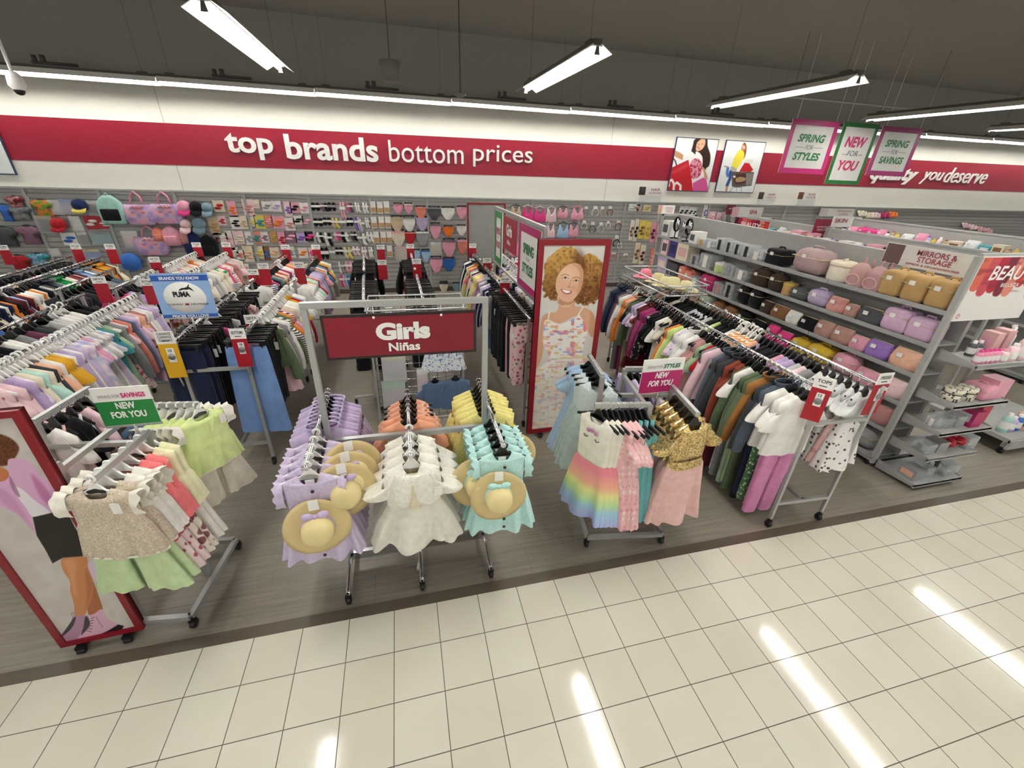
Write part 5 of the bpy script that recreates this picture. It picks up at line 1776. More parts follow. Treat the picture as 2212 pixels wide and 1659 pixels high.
def goods(kind, w, h, c1, c2=None):
    """list of (part, mesh, ...) for a pegged article, w x h metres, back at y = 0"""
    k = (kind, round(w, 2), round(h, 2), c1, c2)
    if k in CAPM:
        return CAPM[k]
    A, B = fab(c1), fab(c2 or '#efece6')
    out = []
    if kind == 'pack':
        out.append(('card', MB().box((0, -.012, 0), (w, .008, h)).mesh('card', mat('card' + (c2 or '#efe9e4'), c2 or '#efe9e4', .5))))
        mb = MB()
        n = 3 if h > w * 1.2 else 2
        for i in range(n):
            mb.ball((w * .12 * (-1) ** i, -.026, h * (.1 - .5 * i / n)), w * .3, 10, 6, (1.1, .35, .8 * h / w / n))
        out.append(('contents', mb.mesh('contents', A)))
    elif kind == 'sock':
        mb = MB()
        outline(mb, [(x * .62 - .2, z) for x, z in SOCK], w, h, -.004, .022)
        out.append(('sock', mb.mesh('sock', A)))
        mb = MB()
        outline(mb, [(x * .62 + .22, z * .96) for x, z in SOCK], w, h, -.018, .022)
        out.append(('sock', mb.mesh('sock', B if c2 else A)))
        out.append(('band', MB().box((0, -.03, h * .16), (w * .92, .03, h * .16)).mesh('band', M_CARD)))
    elif kind == 'noshow':
        mb = MB()
        for s in (-1, 1):
            outline(mb, [(x * .5 + s * .24, z) for x, z in ((-.45, .3), (-.2, .5), (.3, .46), (.45, .1), (.4, -.3), (.1, -.5), (-.3, -.42), (-.5, -.1))], w, h, -.004, .03)
        out.append(('socks', mb.mesh('socks', A)))
        out.append(('band', MB().box((0, -.036, h * .08), (w * .94, .022, h * .26)).mesh('band', B)))
    elif kind == 'brief':
        mb = MB()
        outline(mb, BRIEF, w, h, -.03, .03)
        out.append(('brief', mb.mesh('brief', A)))
        mb = MB().box((0, -.045, h * .46), (w * .98, .05, h * .09))
        out.append(('waistband', mb.mesh('waistband', B if c2 else A)))
        out.append(('clip_hanger', MB().box((0, -.03, h * .62), (w * .9, .012, .018)).box((-w * .34, -.03, h * .54), (.02, .03, .04)).box((w * .34, -.03, h * .54), (.02, .03, .04)).mesh('clip_hanger', M_BLACK)))
    elif kind == 'box':
        out.append(('carton', MB().box((0, -.025, 0), (w, .05, h)).mesh('carton', mat('ct' + c1, c1, .5))))
        out.append(('window', MB().box((0, -.052, -h * .22), (w * .9, .004, h * .4)).mesh('window', mat('ctw', c2 or '#d8cdbd', .4))))
    elif kind == 'bra':
        mb = MB()
        outline(mb, BRA, w, h, -.02, .045)
        out.append(('top', mb.mesh('top', A)))
        mb = MB().tube([(-w * .42, -.03, h * .52), (0, -.03, h * .66), (w * .42, -.03, h * .52)], .009, 6)
        mb.tube([(.0, -.03, h * .66), (.0, -.03, h * .8)], .005, 6)
        out.append(('hanger', mb.mesh('hanger', mat('hg' + (c2 or 'w'), c2 or '#e8e6e2', .4))))
    elif kind == 'ring':
        mb = MB()
        r = min(w, h * .75) * .5
        mb.tube([(r * math.cos(a), -.02 - .02 * (k_ % 2), -h * .1 + r * math.sin(a)) for k_, a in enumerate([math.radians(-60 + 300 * i / 12) for i in range(13)])], .011, 8)
        out.append(('band', mb.mesh('band', A)))
        out.append(('card', MB().box((0, -.012, h * .36), (w * .6, .004, h * .28)).mesh('card', M_CARD)))
    elif kind == 'cap':
        mb = MB()
        mb.ball((0, -w * .43, h * .1), w * .48, 16, 8, (1, .86, .95))
        out.append(('crown', mb.mesh('crown', A)))
        mb = MB()
        rs = []
        for (z, y, s) in ((-h * .12, -.16, .42), (-h * .26, -.2, .46), (-h * .42, -.22, .4), (-h * .5, -.2, .2)):
            rs.append([(w * s * math.cos(a), y - .03 * math.sin(a), z + .006 * math.cos(2 * a)) for a in [PI * i / 10 for i in range(11)]])
        mb.loft(rs, closed=False)
        out.append(('brim', mb.mesh('brim', B if c2 else A)))
    elif kind == 'tote':
        mb = MB()
        rs = []
        for t, ww, d in ((0, .36, .05), (.05, .42, .075), (.35, .5, .09), (.8, .5, .06), (1, .46, .03)):
            rs.append([(w * ww * math.copysign(abs(math.cos(a)) ** .5, math.cos(a)), -.09 + d * math.copysign(abs(math.sin(a)) ** .6, math.sin(a)), -h * .5 + h * .62 * t) for a in [2 * PI * i / 24 for i in range(24)]])
        mb.loft(rs, True, True)
        out.append(('bag_body', mb.mesh('bag_body', fab(c1, 'marble', c2, '#b08fc4', 1.6))))
        for y in (-.07, -.11):
            out.append(('handle', MB().tube([(-w * .2, y, h * .1), (-w * .15, y, h * .36), (0, y, h * .5), (w * .15, y, h * .36), (w * .2, y, h * .1)], .011, 8).mesh('handle', A)))
        mb = MB()
        for s in (-1, 1):
            mb.tube([(s * w * .16 - .03, -.178, -h * .1), (s * w * .16, -.182, -h * .13), (s * w * .16 + .03, -.178, -h * .1)], .005, 6)
        out.append(('closed_eye', mb.mesh('closed_eyes', M_BLACK)))
        mb = MB()
        for q in range(6):
            mb.ball((w * (-.16 + .065 * q), -.16, h * (.04 + .03 * (q % 2))), .03, 8, 6)
        out.append(('flower_trim', mb.mesh('flower_trim', fab('#d9a9b4'))))
    elif kind == 'backpack':
        mb = MB()
        rs = []
        for t in [i / 8 for i in range(9)]:
            ww = w * .5 * (.86 + .14 * math.sin(PI * min(1, t * 1.2))) * (1 if t < .7 else math.cos((t - .7) / .3 * 1.25))
            rs.append([(ww * math.copysign(abs(math.cos(a)) ** .6, math.cos(a)), -.1 + .09 * (1 - .4 * t) * math.copysign(abs(math.sin(a)) ** .7, math.sin(a)), -h * .5 + h * t) for a in [2 * PI * i / 20 for i in range(20)]])
        mb.loft(rs, True, True)
        out.append(('bag_body', mb.mesh('bag_body', A)))
        mb = MB()
        mb.rbox((0, -.19, -h * .18), (w * .66, .06, h * .42), .025)
        out.append(('front_pocket', mb.mesh('front_pocket', B if c2 else A)))
        out.append(('strap_loop', MB().tube([(-.04, -.1, h * .48), (0, -.1, h * .58), (.04, -.1, h * .48)], .01, 6).mesh('strap_loop', A)))
    elif kind == 'shirt':
        mb = MB()
        outline(mb, SHIRT, w, h, -.01, .06)
        out.append(('shirt', mb.mesh('shirt', fab(c1, 'marble', c2, c1, 1.2) if c2 else A)))
        out.append(('hanger', MB().tube([(-w * .3, -.04, h * .44), (0, -.04, h * .55), (w * .3, -.04, h * .44)], .008, 6).mesh('hanger', M_BLACK)))
    elif kind == 'bag':    # clear bag with folded contents
        mb = MB()
        mb.rbox((0, -.03, -h * .06), (w * .84, .04, h * .7), .018)
        out.append(('contents', mb.mesh('contents', A)))
        out.append(('card', MB().box((0, -.058, h * .4), (w * .9, .006, h * .2)).mesh('card', B)))
        out.append(('wrap', MB().box((0, -.036, 0), (w, .055, h)).mesh('wrap', BLISTER)))
    out.append(('peg_hook', PEG))
    CAPM[k] = out
    return out


GK = {'pack': ('carded_accessory', 'carded hair accessory', 'accessory'), 'sock': ('sock_pair', 'banded sock pair', 'socks'), 'noshow': ('low_socks', 'low-cut sock pack', 'socks'), 'brief': ('underwear', 'underwear', 'underwear'), 'box': ('tights_box', 'slim tights packet', 'tights'),
      'bra': ('crop_top', 'crop top', 'top'), 'ring': ('headband', 'headband', 'headband'), 'cap': ('baseball_cap', 'cap', 'cap'), 'tote': ('tote_bag', 'tote bag', 'bag'), 'backpack': ('backpack', 'backpack', 'backpack'), 'shirt': ('hung_shirt', 'hung shirt', 'shirt'), 'bag': ('bagged_set', 'bagged set', 'pack')}
CN = [('white', '#efece6'), ('cream', '#e6dac2'), ('peach', '#eab9a0'), ('beige', '#cdb99b'), ('yellow', '#e8d264'), ('gold', '#c9a85a'), ('orange', '#ef7f35'), ('salmon', '#e58a78'), ('red', '#b72a33'), ('maroon', '#6d2630'), ('hot pink', '#e3468d'), ('pink', '#e9a6b8'), ('pale pink', '#f0cfd2'), ('dusty pink', '#c9908f'),
      ('purple', '#8a63b8'), ('lavender', '#c2b0d2'), ('mauve', '#8f6b80'), ('navy', '#23305c'), ('blue', '#3d6fc0'), ('light blue', '#a6c6e6'), ('denim', '#7f98a8'), ('teal', '#3e97a0'), ('mint', '#a9d6cc'), ('sage', '#a9b8a4'), ('green', '#6d9a3a'), ('grey', '#9a9a9c'), ('dark grey', '#55565a'), ('black', '#1b1b1e'), ('brown', '#8a6040'), ('tan', '#c39a68'), ('clear', '#d4d8d8'), ('camouflage grey', '#6d7477')]
CD = dict(CN)
GOODS = """
boys wall|1|shirt:blue 12 460 24 34;shirt:maroon/dusty pink 32 437 34 24;shirt:camouflage grey/grey 42 460 44 28;shirt:green/orange 93 450 42 34;bag:clear 120 448 22 30;bag:lavender/blue 145 447 24 30;cap:navy/yellow 177 446 28 26;bag:dark grey/white 201 450 22 30
boys wall|2|shirt:dark grey 12 512 46 40;shirt:mauve 64 508 44 38;bag:black/gold 98 485 30 36;cap:red 132 486 28 26;bag:white 165 485 20 34;pack:white/red 195 481 24 28;pack:white/red 222 481 20 26
boys wall|3|pack:blue/white 147 517 26 26;bag:dark grey 180 516 18 28;bag:teal/black 219 514 36 28
boys wall|4|shirt:red 42 567 44 30;shirt:teal/light blue 83 560 42 24;bag:white 118 546 18 18;bag:blue/yellow 198 552 34 26
bag wall|1|backpack:mint/black 243 452 48 56;tote:pink/lavender 301 450 56 66;tote:pink/lavender 360 449 56 64
bag wall|2|bag:pale pink 283 518 30 36;tote:pink/lavender 327 519 62 60;backpack:salmon 345 505 22 26;backpack:pink 373 509 36 38;backpack:dusty pink 401 508 16 34
bag wall|3|backpack:navy 419 525 36 44;backpack:black 452 530 36 40;cap:blue 290 566 38 30;bag:pale pink 335 575 24 30
cap wall|1|cap:pink/hot pink 401 449 26 30;cap:black 426 450 25 30;cap:denim 450 452 22 30
cap wall|2|cap:pale pink 404 487 22 30;cap:denim 433 486 26 34
hair accessory wall|1|pack:red/cream 471 446 20 24;pack:orange/pink 500 452 16 32;pack:dusty pink/pale pink 535 449 20 34;pack:pale pink/cream 552 441 12 18;pack:grey 575 446 18 20;pack:lavender 596 446 18 22;pack:purple/pale pink 621 452 14 30;pack:black/pink 636 449 18 22;pack:pink/white 657 450 18 22
hair accessory wall|2|pack:tan/beige 461 488 20 38;pack:red/pale pink 478 477 14 20;pack:black/white 507 481 18 28;pack:beige/cream 525 481 14 28;pack:yellow 543 479 12 20;pack:teal/yellow 560 480 20 28;pack:pink/salmon 579 478 15 24;pack:orange/pink 600 481 24 26;pack:dusty pink 625 485 20 26;pack:black/white 643 476 20 18;pack:pink/grey 662 479 18 22
hair accessory wall|3|pack:maroon/grey 467 518 12 28;pack:pale pink 482 514 14 20;pack:pink 495 520 12 40;pack:cream/pale pink 514 514 20 28;pack:grey/white 537 515 14 28;pack:teal/salmon 553 514 18 26;pack:mauve 571 513 14 22;pack:gold/tan 590 513 13 26;pack:red/pink 608 517 15 30;pack:pink/mauve 627 513 22 24;pack:purple/lavender 650 514 22 20;pack:hot pink/black 669 511 20 20
hair accessory wall|4|pack:white 507 545 11 20;pack:salmon 518 551 16 20;pack:peach/cream 535 549 18 34;pack:yellow/cream 560 546 18 26;pack:blue/brown 575 548 11 30;pack:peach/cream 592 546 18 22;pack:grey/white 628 545 14 24;pack:orange/white 654 547 18 22;pack:hot pink/pale pink 672 546 10 22;pack:pink 529 580 14 18
sock wall|1|noshow:black/white 681 447 18 17;sock:mauve/black 700 448 17 18;noshow:black/grey 716 447 18 18;sock:pink 740 456 12 36;sock:hot pink/dark grey 756 449 13 20;sock:white 772 449 12 20;sock:white 789 450 14 22;box:white/tan 806 448 10 24;box:white/tan 821 449 11 24;box:white/cream 835 448 11 24
sock wall|2|noshow:black/white 687 481 20 17;noshow:black/white 706 479 17 17;sock:beige/yellow 724 483 18 22;noshow:grey/white 741 481 16 17;noshow:black/white 755 480 15 18;sock:purple/lavender 772 484 13 28;sock:white/grey 782 487 12 26;sock:white 793 482 10 22;box:white/cream 808 481 11 24;box:white/cream 824 481 11 24;box:white/cream 838 481 11 24
sock wall|3|sock:white/black 691 514 16 22;sock:white/black 709 518 18 28;sock:pink/hot pink 728 511 15 18;sock:black/white 745 513 17 22;sock:dark grey/black 764 511 15 20;sock:grey/white 782 518 20 26;sock:white 799 513 17 22;box:white/dusty pink 813 513 11 24;box:white/cream 828 513 11 24;box:white/tan 841 513 10 24
sock wall|4|noshow:black/white 701 548 17 26;sock:sage 718 549 12 26;noshow:black/white 732 543 16 16;sock:cream/yellow 751 547 20 26;sock:pale pink 769 543 18 20;sock:white/pale pink 787 548 12 28;sock:white 801 546 11 24;box:white/tan 842 543 10 24
sock wall|5|sock:white/grey 737 579 13 26;sock:pink 754 578 19 24;sock:pink/pale pink 773 578 17 24;sock:white/grey 788 575 14 20
sock wall|6|sock:pale pink 724 611 12 20;sock:hot pink/pink 740 608 12 26;sock:light blue/blue 750 607 12 24;sock:teal/mint 761 608 11 30;sock:pink 778 611 12 30;sock:white/pale pink 795 611 12 36
underwear wall|1|brief:pink/dusty pink 860 452 20 20;brief:pink/white 883 452 18 20;brief:salmon 909 461 22 24;brief:dark grey/grey 938 462 28 24;brief:white 968 463 28 24;brief:pink 998 461 22 24
underwear wall|2|brief:beige 858 486 26 30;brief:white/grey 884 485 26 28;brief:lavender 912 485 24 26;brief:pink/mauve 941 501 22 30;brief:orange 969 501 22 20;brief:white 997 499 20 20
underwear wall|3|brief:cream/pink 861 517 28 32;brief:red/salmon 886 515 22 24;brief:grey/white 913 517 26 30;bag:beige 942 538 24 28;brief:pink/mauve 970 538 28 34;brief:salmon/pink 999 535 20 30
underwear wall|4|bag:beige/pink 866 550 24 34;brief:light blue 901 553 14 22;brief:light blue/blue 920 554 18 24;brief:pink/mauve 943 574 26 32;brief:blue 970 573 26 26
underwear wall|5|brief:cream/black 959 622 18 22;brief:denim 986 622 16 18
crop top wall|1|bra:beige/black 1114 459 24 24;bra:hot pink/cream 1140 463 24 28;bra:hot pink/white 1166 466 26 28;bra:pale pink/white 1191 466 24 28;bra:pink/black 1216 461 22 22;bra:pink/salmon 1248 463 28 24
crop top wall|2|bra:pale pink/white 1189 500 20 28;bra:light blue/black 1217 500 26 28;bra:pink/dark grey 1239 499 22 26;bra:pink/white 1112 541 24 28;bra:white/black 1113 565 22 18
headband wall|1|ring:grey 1267 457 12 20;ring:white 1287 457 15 22;ring:beige 1302 457 12 20;ring:brown 1319 457 12 22
headband wall|2|ring:cream 1263 487 13 20;ring:dark grey 1281 493 14 26;ring:clear 1299 492 13 22;ring:white 1315 486 10 16;ring:brown 1337 488 14 22
headband wall|3|ring:black 1333 523 14 28;ring:white 1340 530 10 18;ring:salmon 1326 555 14 18;ring:beige 1352 558 16 20
hair tool wall|1|pack:brown 1366 498 9 42;pack:black/cream 1376 498 9 46;pack:brown/yellow 1388 496 14 38;pack:gold/yellow 1401 498 13 38;pack:maroon/pink 1412 503 11 42;pack:hot pink/pink 1424 504 11 38
hair tool wall|2|pack:brown/cream 1377 547 12 44;pack:maroon/cream 1389 551 12 42;pack:pink/salmon 1411 560 13 46
hair brush wall|1|pack:sage/white 1372 448 26 14;pack:salmon 1382 449 10 14;pack:gold/cream 1400 450 18 14;pack:black 1474 458 10 24;pack:black 1484 458 10 24;pack:black 1494 459 10 22;pack:black 1502 460 9 22;pack:purple 1525 458 9 28;pack:pink/pale pink 1540 468 16 20;pack:pink/pale pink 1556 469 14 18
"""
for line in GOODS.strip().split('\n'):
    sec, rw, items = line.split('|')
    its = [q.split() for q in items.split(';')]
    its.sort(key=lambda q: float(q[-4]))
    for n_, q in enumerate(its):
        u, v, w, h = map(float, q[-4:])
        kind, cols = ' '.join(q[:-4]).split(':')
        cc = cols.split('/')
        p = at(u, v, y=YW - .06)
        k = 1 / (FPX / ((p - CAM).dot(RW.row[2])))
        nm, ds, cat = GK[kind]
        c2 = CD[cc[1]] if len(cc) > 1 else None
        desc = cc[0] + (' and ' + cc[1] if len(cc) > 1 and cc[1] != cc[0] else '')
        lb = '%s %s, %s in row %s of %s' % (desc, ds, nth(n_ + 1), ['', 'one', 'two', 'three', 'four', 'five', 'six'][int(rw)], sec)
        t = thing(nm, lb, cat, (p.x, YW, p.z), 0, 'goods on the ' + sec)
        for pn, me in goods(kind, w * k * 1.04, h * k, CD[cc[0]], c2):
            place(pn, me, t, (0, 0, h * k * .5) if pn == 'peg_hook' else (0, 0, 0))

# sign boards standing on top of the slatted wall
for (u, v, w, h, s1, s2, pic, lb) in ((1408, 413, 64, 18, 'HAIR', 'ACCESSORIES', '#3a3030', 'white hair accessories sign board on top of the slatted wall'),
                                      (1660, 423, 54, 15, 'HAIR', 'CABELLO', '#443a38', 'white hair sign board on the slatted wall, beneath the wall posters'),
                                      (1746, 423, 56, 15, 'TEXTURED', 'HAIR', '#7a4a34', 'white textured hair sign board on the slatted wall beneath the spring signs')):
    p = at(u, v, y=8.9)
    k = 1 / (FPX / ((p - CAM).dot(RW.row[2])))
    t = flat_sign('sign_board', lb, (p.x, 8.9, p.z), w * k, h * k, [], .0, '#edeae6')
    MB().box((-w * k * .36, -.006, 0), (w * k * .24, .003, h * k * .9)).ball((-w * k * .38, -.008, 0), h * k * .22, 10, 6, (1, .2, 1.5)).ball((-w * k * .3, -.008, 0), h * k * .2, 10, 6, (1, .2, 1.6)).build('picture', mat('pic' + pic, pic, .5), t)
    letter(t, s1, w * k * .14, h * k * .18, w * k * .34, h * k * .3, '#a05a66', .01)
    letter(t, s2, w * k * .14, -h * k * .2, w * k * .46, h * k * .2, '#a05a66', .0)
    MB().box((0, .02, -h * k * .5 - .09), (w * k * .8, .05, .17)).build('holder', BLISTER, t)
# ================================================================== beauty shelving
GX = 7.05          # shelf fronts of the near gondola, facing left
SH = [1.825, 1.49, 1.165, .835, .5, .15]
CLEAR = mat('clear_acrylic', '#e6eaec', .08, alpha=.28)
M_SHELF = mat('shelf_grey', '#a6a7a5', .4)


def gondola(label, x0, x1, y0, y1, ztop, shelves, faces=(-1,), depth=.36):
    t = thing('shelving_unit', label, 'shelves', (0, 0, 0))
    xc = (x0 + x1) / 2
    MB().box((xc, (y0 + y1) / 2, ztop / 2 + .05), (.05, y1 - y0, ztop - .1)).build('back_panel', M_SLAT, t)
    MB().box((xc, (y0 + y1) / 2, ztop), (.07, y1 - y0, .03)).build('top_rail', M_GREY, t)
    n = max(1, round((y1 - y0) / 1.28))
    for f in faces:
        for z in shelves:
            for i in range(n):
                ya, yb = y0 + (y1 - y0) * i / n, y0 + (y1 - y0) * (i + 1) / n
                xf = x0 if f < 0 else x1
                MB().box(((xf + xc) / 2, (ya + yb) / 2, z - .012), (abs(xf - xc), yb - ya - .006, .02)).box((xf - f * .008, (ya + yb) / 2, z - .012), (.014, yb - ya - .006, .045)).build('shelf', M_SHELF, t)
    for y in (y0 - .015, y1 + .015):
        MB().box((x0 + .03, y, ztop / 2 + .04), (.05, .03, ztop - .05)).build('end_post', M_GREY, t)
        MB().box((x1 - .03, y, ztop / 2 + .04), (.05, .03, ztop - .05)).build('end_post', M_GREY, t)
        MB().box((xc, y, ztop), (x1 - x0, .03, .04)).build('end_bar', M_GREY, t)
    for x in (x0 + .06, x1 - .06):
        for y in (y0 + .05, y1 - .05):
            caster(t, x, y)
    MB().box((xc, (y0 + y1) / 2, .09), (x1 - x0 - .04, y1 - y0, .03)).build('base_deck', M_SHELF, t)
    return t


gondola('grey beauty shelving unit right of the long chrome rack, end toward the aisle', GX, 7.85, .66, 5.75, 2.2, SH)


def ware(kind, w, d, h, c, c2=None):
    """shelf goods standing on z = 0, centred in x and y"""
    k = ('w', kind, w, d, h, c, c2)
    if k in CAPM:
        return CAPM[k]
    A = fab(c) if kind not in ('carton', 'bottle', 'tub', 'clearbox', 'hexbox', 'bottlepack') else mat('gl' + c, c, .35)
    B = fab(c2) if c2 else M_CARD
    P = []
    if kind == 'carton':
        P.append(('carton', MB().box((0, 0, h / 2), (d, w, h)).mesh('carton', A)))
        P.append(('printed_face', MB().box((-d / 2 - .001, 0, h * .52), (.003, w * .7, h * .5)).mesh('printed_face', mat('pf' + (c2 or '#55555a'), c2 or '#55555a', .45))))
    elif kind == 'clearbox':
        mb = MB()
        e = .006
        for (cc, dd) in (((0, 0, e / 2), (d, w, e)), ((-d / 2, 0, h / 2), (e, w, h)), ((d / 2, 0, h / 2), (e, w, h)), ((0, -w / 2, h / 2), (d, e, h)), ((0, w / 2, h / 2), (d, e, h)), ((0, 0, h * .5), (d, w, e)), ((0, 0, h), (d, w, e))):
            mb.box(cc, dd)
        P.append(('acrylic_case', mb.mesh('acrylic_case', CLEAR)))
        P.append(('label_card', MB().box((-d / 2 - .006, 0, h * .5), (.004, w * .34, h * .8)).mesh('label_card', mat('lc' + c, c, .5))))
        P.append(('inner_tray', MB().box((0, 0, h * .27), (d * .8, w * .8, h * .04)).mesh('inner_tray', mat('tray', '#c9cbca', .4))))
    elif kind in ('case', 'duffel', 'pouch'):
        mb = MB()
        if kind == 'pouch':
            rs = [[(d * .5 * s * math.copysign(abs(math.cos(a)) ** .7, math.cos(a)), w * .5 * q * math.copysign(abs(math.sin(a)) ** .6, math.sin(a)), z * h) for a in [2 * PI * i / 20 for i in range(20)]] for z, s, q in ((0, .8, .86), (.06, .95, .96), (.4, 1, 1), (.75, .7, .95), (.95, .25, .88), (1, .12, .86))]
            mb.loft(rs, True, True)
        else:
            mb.rbox((0, 0, h * .5), (d, w, h), min(d, w, h) * (.18 if kind == 'case' else .36))
        P.append(('bag_body', mb.mesh('bag_body', A)))
        mb = MB()
        if kind == 'pouch':
            mb.tube([(0, -w * .42, h * 1.0), (0, w * .42, h * 1.0)], .006, 6)
        else:
            mb.rbox((0, 0, h * .66), (d * 1.012, w * 1.006, h * .03), .02)
        P.append(('zip', mb.mesh('zip', mat('zip', '#c9b98f', .35, .5))))
        if kind != 'pouch':
            P.append(('handle', MB().tube([(0, -w * .18, h * .97), (0, -w * .14, h * 1.1), (0, w * .14, h * 1.1), (0, w * .18, h * .97)], .009, 6).mesh('handle', B if c2 else A)))
        P.append(('price_tag', MB().box((-d * .5 - .004, w * .1, h * .7), (.003, .05, .035)).mesh('price_tag', M_CARD)))
    elif kind == 'drum':
        P.append(('body', MB().lathe([(d * .46, 0), (d * .5, .02), (d * .5, h * .72), (d * .49, h * .76)], 28, cap0=True, cap1=True).mesh('body', A)))
        P.append(('lid', MB().lathe([(d * .51, h * .76), (d * .52, h * .8), (d * .51, h * .95), (d * .4, h), (0, h)], 28, cap0=True).mesh('lid', B if c2 else A)))
        P.append(('handle', MB().tube([(-d * .1, 0, h), (-d * .08, 0, h * 1.1), (d * .08, 0, h * 1.1), (d * .1, 0, h)], .008, 6).mesh('handle', B if c2 else A)))
    elif kind == 'minipack':   # small clear backpack
        mb = MB()
        rs = [[(d * .5 * q * math.copysign(abs(math.cos(a)) ** .6, math.cos(a)), w * .5 * q * math.copysign(abs(math.sin(a)) ** .6, math.sin(a)), z * h) for a in [2 * PI * i / 20 for i in range(20)]] for z, q in ((0, .9), (.05, 1), (.6, .98), (.82, .8), (.95, .5), (1, .2))]
        mb.loft(rs, True, True)
        P.append(('bag_body', mb.mesh('bag_body', mat('clear_pink', c, .1, alpha=.55))))
        P.append(('piping', MB().tube([(-d * .5, w * .4 * math.cos(a), h * (.3 + .22 * math.sin(a))) for a in [2 * PI * i / 16 for i in range(17)]], .006, 6).mesh('piping', A)))
        for s in (-1, 1):
            P.append(('strap', MB().tube([(d * .3, s * w * .25, h * .9), (d * .5, s * w * .25, h * 1.15), (d * .6, s * w * .25, h * .8)], .009, 6).mesh('strap', A)))
    elif kind == 'mirror':
        R = Matrix.Rotation(PI / 2, 3, 'Y')
        P.append(('glass', MB().lathe([(0, .004), (w * .46, .004), (w * .46, -.004), (0, -.004)], 28, (0, 0, h * .66), R, sx=1.2).mesh('glass', mat('mirror_glass', '#dfe5e4', .03, 1.0))))
        P.append(('rim', MB().tube([(0, w * .48 * math.cos(a), h * .66 + w * .58 * math.sin(a)) for a in [2 * PI * i / 24 for i in range(25)]], .01, 8).mesh('rim', A)))
        P.append(('stand', MB().cyl((0, 0, .015), (0, 0, h * .66 - w * .56), .009, 8).lathe([(.075, 0), (.075, .01), (.02, .02), (0, .02)], 20, cap0=True).mesh('stand', A)))
    elif kind in ('bottle', 'pump'):
        P.append(('bottle', MB().lathe([(w * .45, 0), (w * .5, .008), (w * .5, h * .68), (w * .36, h * .78), (w * .2, h * .82)], 18, cap0=True, cap1=True).mesh('bottle', mat('gl' + c, c, .3))))
        mb = MB().lathe([(w * .24, h * .8), (w * .24, h * .98), (0, h)], 14)
        if kind == 'pump':
            mb.box((-w * .25, 0, h * 1.02), (w * .7, w * .2, h * .06))
        P.append(('cap', mb.mesh('cap', mat('gl' + (c2 or '#f0eeea'), c2 or '#f0eeea', .3))))
        P.append(('label', MB().lathe([(w * .505, h * .18), (w * .505, h * .55)], 18).mesh('label', M_CARD)))
    elif kind == 'hexbox':
        P.append(('body', MB().lathe([(w * .5, 0), (w * .5, h * .62)], 8, cap0=True, cap1=True).mesh('body', fab(c, 'floral', '#4c4a4a', None, 1.4))))
        P.append(('lid', MB().lathe([(w * .515, h * .64), (w * .515, h * .94), (w * .46, h)], 8, cap0=True, cap1=True).mesh('lid', fab(c, 'floral', '#4c4a4a', None, 1.4))))
        P.append(('trim', MB().lathe([(w * .52, h * .6), (w * .52, h * .66)], 8).mesh('trim', M_BLACK)))
    elif kind == 'slipper':
        for s in (-1, 1):
            P.append(('sole', MB().rbox((0, s * w * .27, .012), (d, w * .44, .024), .02).mesh('sole', B)))
            rs = [[(-d * .5 + d * .56 * t, s * w * .27 + w * .23 * math.cos(a) * (.8 + .2 * t), .02 + h * .8 * math.sin(a) * (.55 + .45 * t)) for a in [PI * i / 10 for i in range(11)]] for t in (0, .2, .5, .8, 1)]
            P.append(('upper', MB().loft(rs, closed=False).mesh('upper', fab(c, 'fur'))))
    elif kind == 'heart':
        P.append(('bag_body', MB().ball((0, -w * .22, h * .6), w * .3, 14, 8, (.5, 1, 1)).ball((0, w * .22, h * .6), w * .3, 14, 8, (.5, 1, 1)).lathe([(.01, 0), (w * .3, h * .4), (w * .5, h * .62)], 14, sx=.4, cap0=True).mesh('bag_body', mat('gl' + c, c, .2))))
        P.append(('zip', MB().tube([(-w * .12, -w * .4, h * .62), (-w * .16, 0, h * .5), (-w * .12, w * .4, h * .62)], .005, 6).mesh('zip', M_CHROME)))
    CAPM[k] = P
    return P


WN = {'carton': ('product_box', 'box', 'box'), 'clearbox': ('acrylic_organizer', 'clear acrylic organizer', 'organizer'), 'case': ('train_case', 'vanity case', 'case'), 'duffel': ('cosmetic_bag', 'soft bag', 'bag'), 'pouch': ('makeup_pouch', 'makeup pouch', 'pouch'), 'drum': ('round_case', 'round case', 'case'),
      'minipack': ('clear_backpack', 'small clear backpack', 'backpack'), 'mirror': ('vanity_mirror', 'round stand mirror', 'mirror'), 'bottle': ('lotion_bottle', 'bottle', 'bottle'), 'pump': ('pump_bottle', 'pump bottle', 'bottle'), 'hexbox': ('gift_box', 'octagonal floral gift box', 'box'), 'slipper': ('slipper_pair', 'fluffy slipper pair', 'slippers'), 'heart': ('heart_bag', 'glossy heart bag', 'bag')}
CD.update({'mauve pink': '#b59a9a', 'dark brown': '#46352b', 'dark purple': '#4b3c86', 'soft pink': '#e2b3b3', 'lilac': '#d4b2cf', 'magenta': '#b32a68', 'rose gold': '#b98f85', 'fuzzy tan': '#bd9a66', 'bright yellow': '#dcb93c', 'holographic purple': '#9b78c4', 'glossy red': '#c02036', 'bubblegum': '#e895b4', 'ivory': '#e9e1cd', 'kraft': '#c3a07a', 'floral pink': '#d99a93', 'turquoise': '#4aa8b4', 'lime': '#c3d890'})


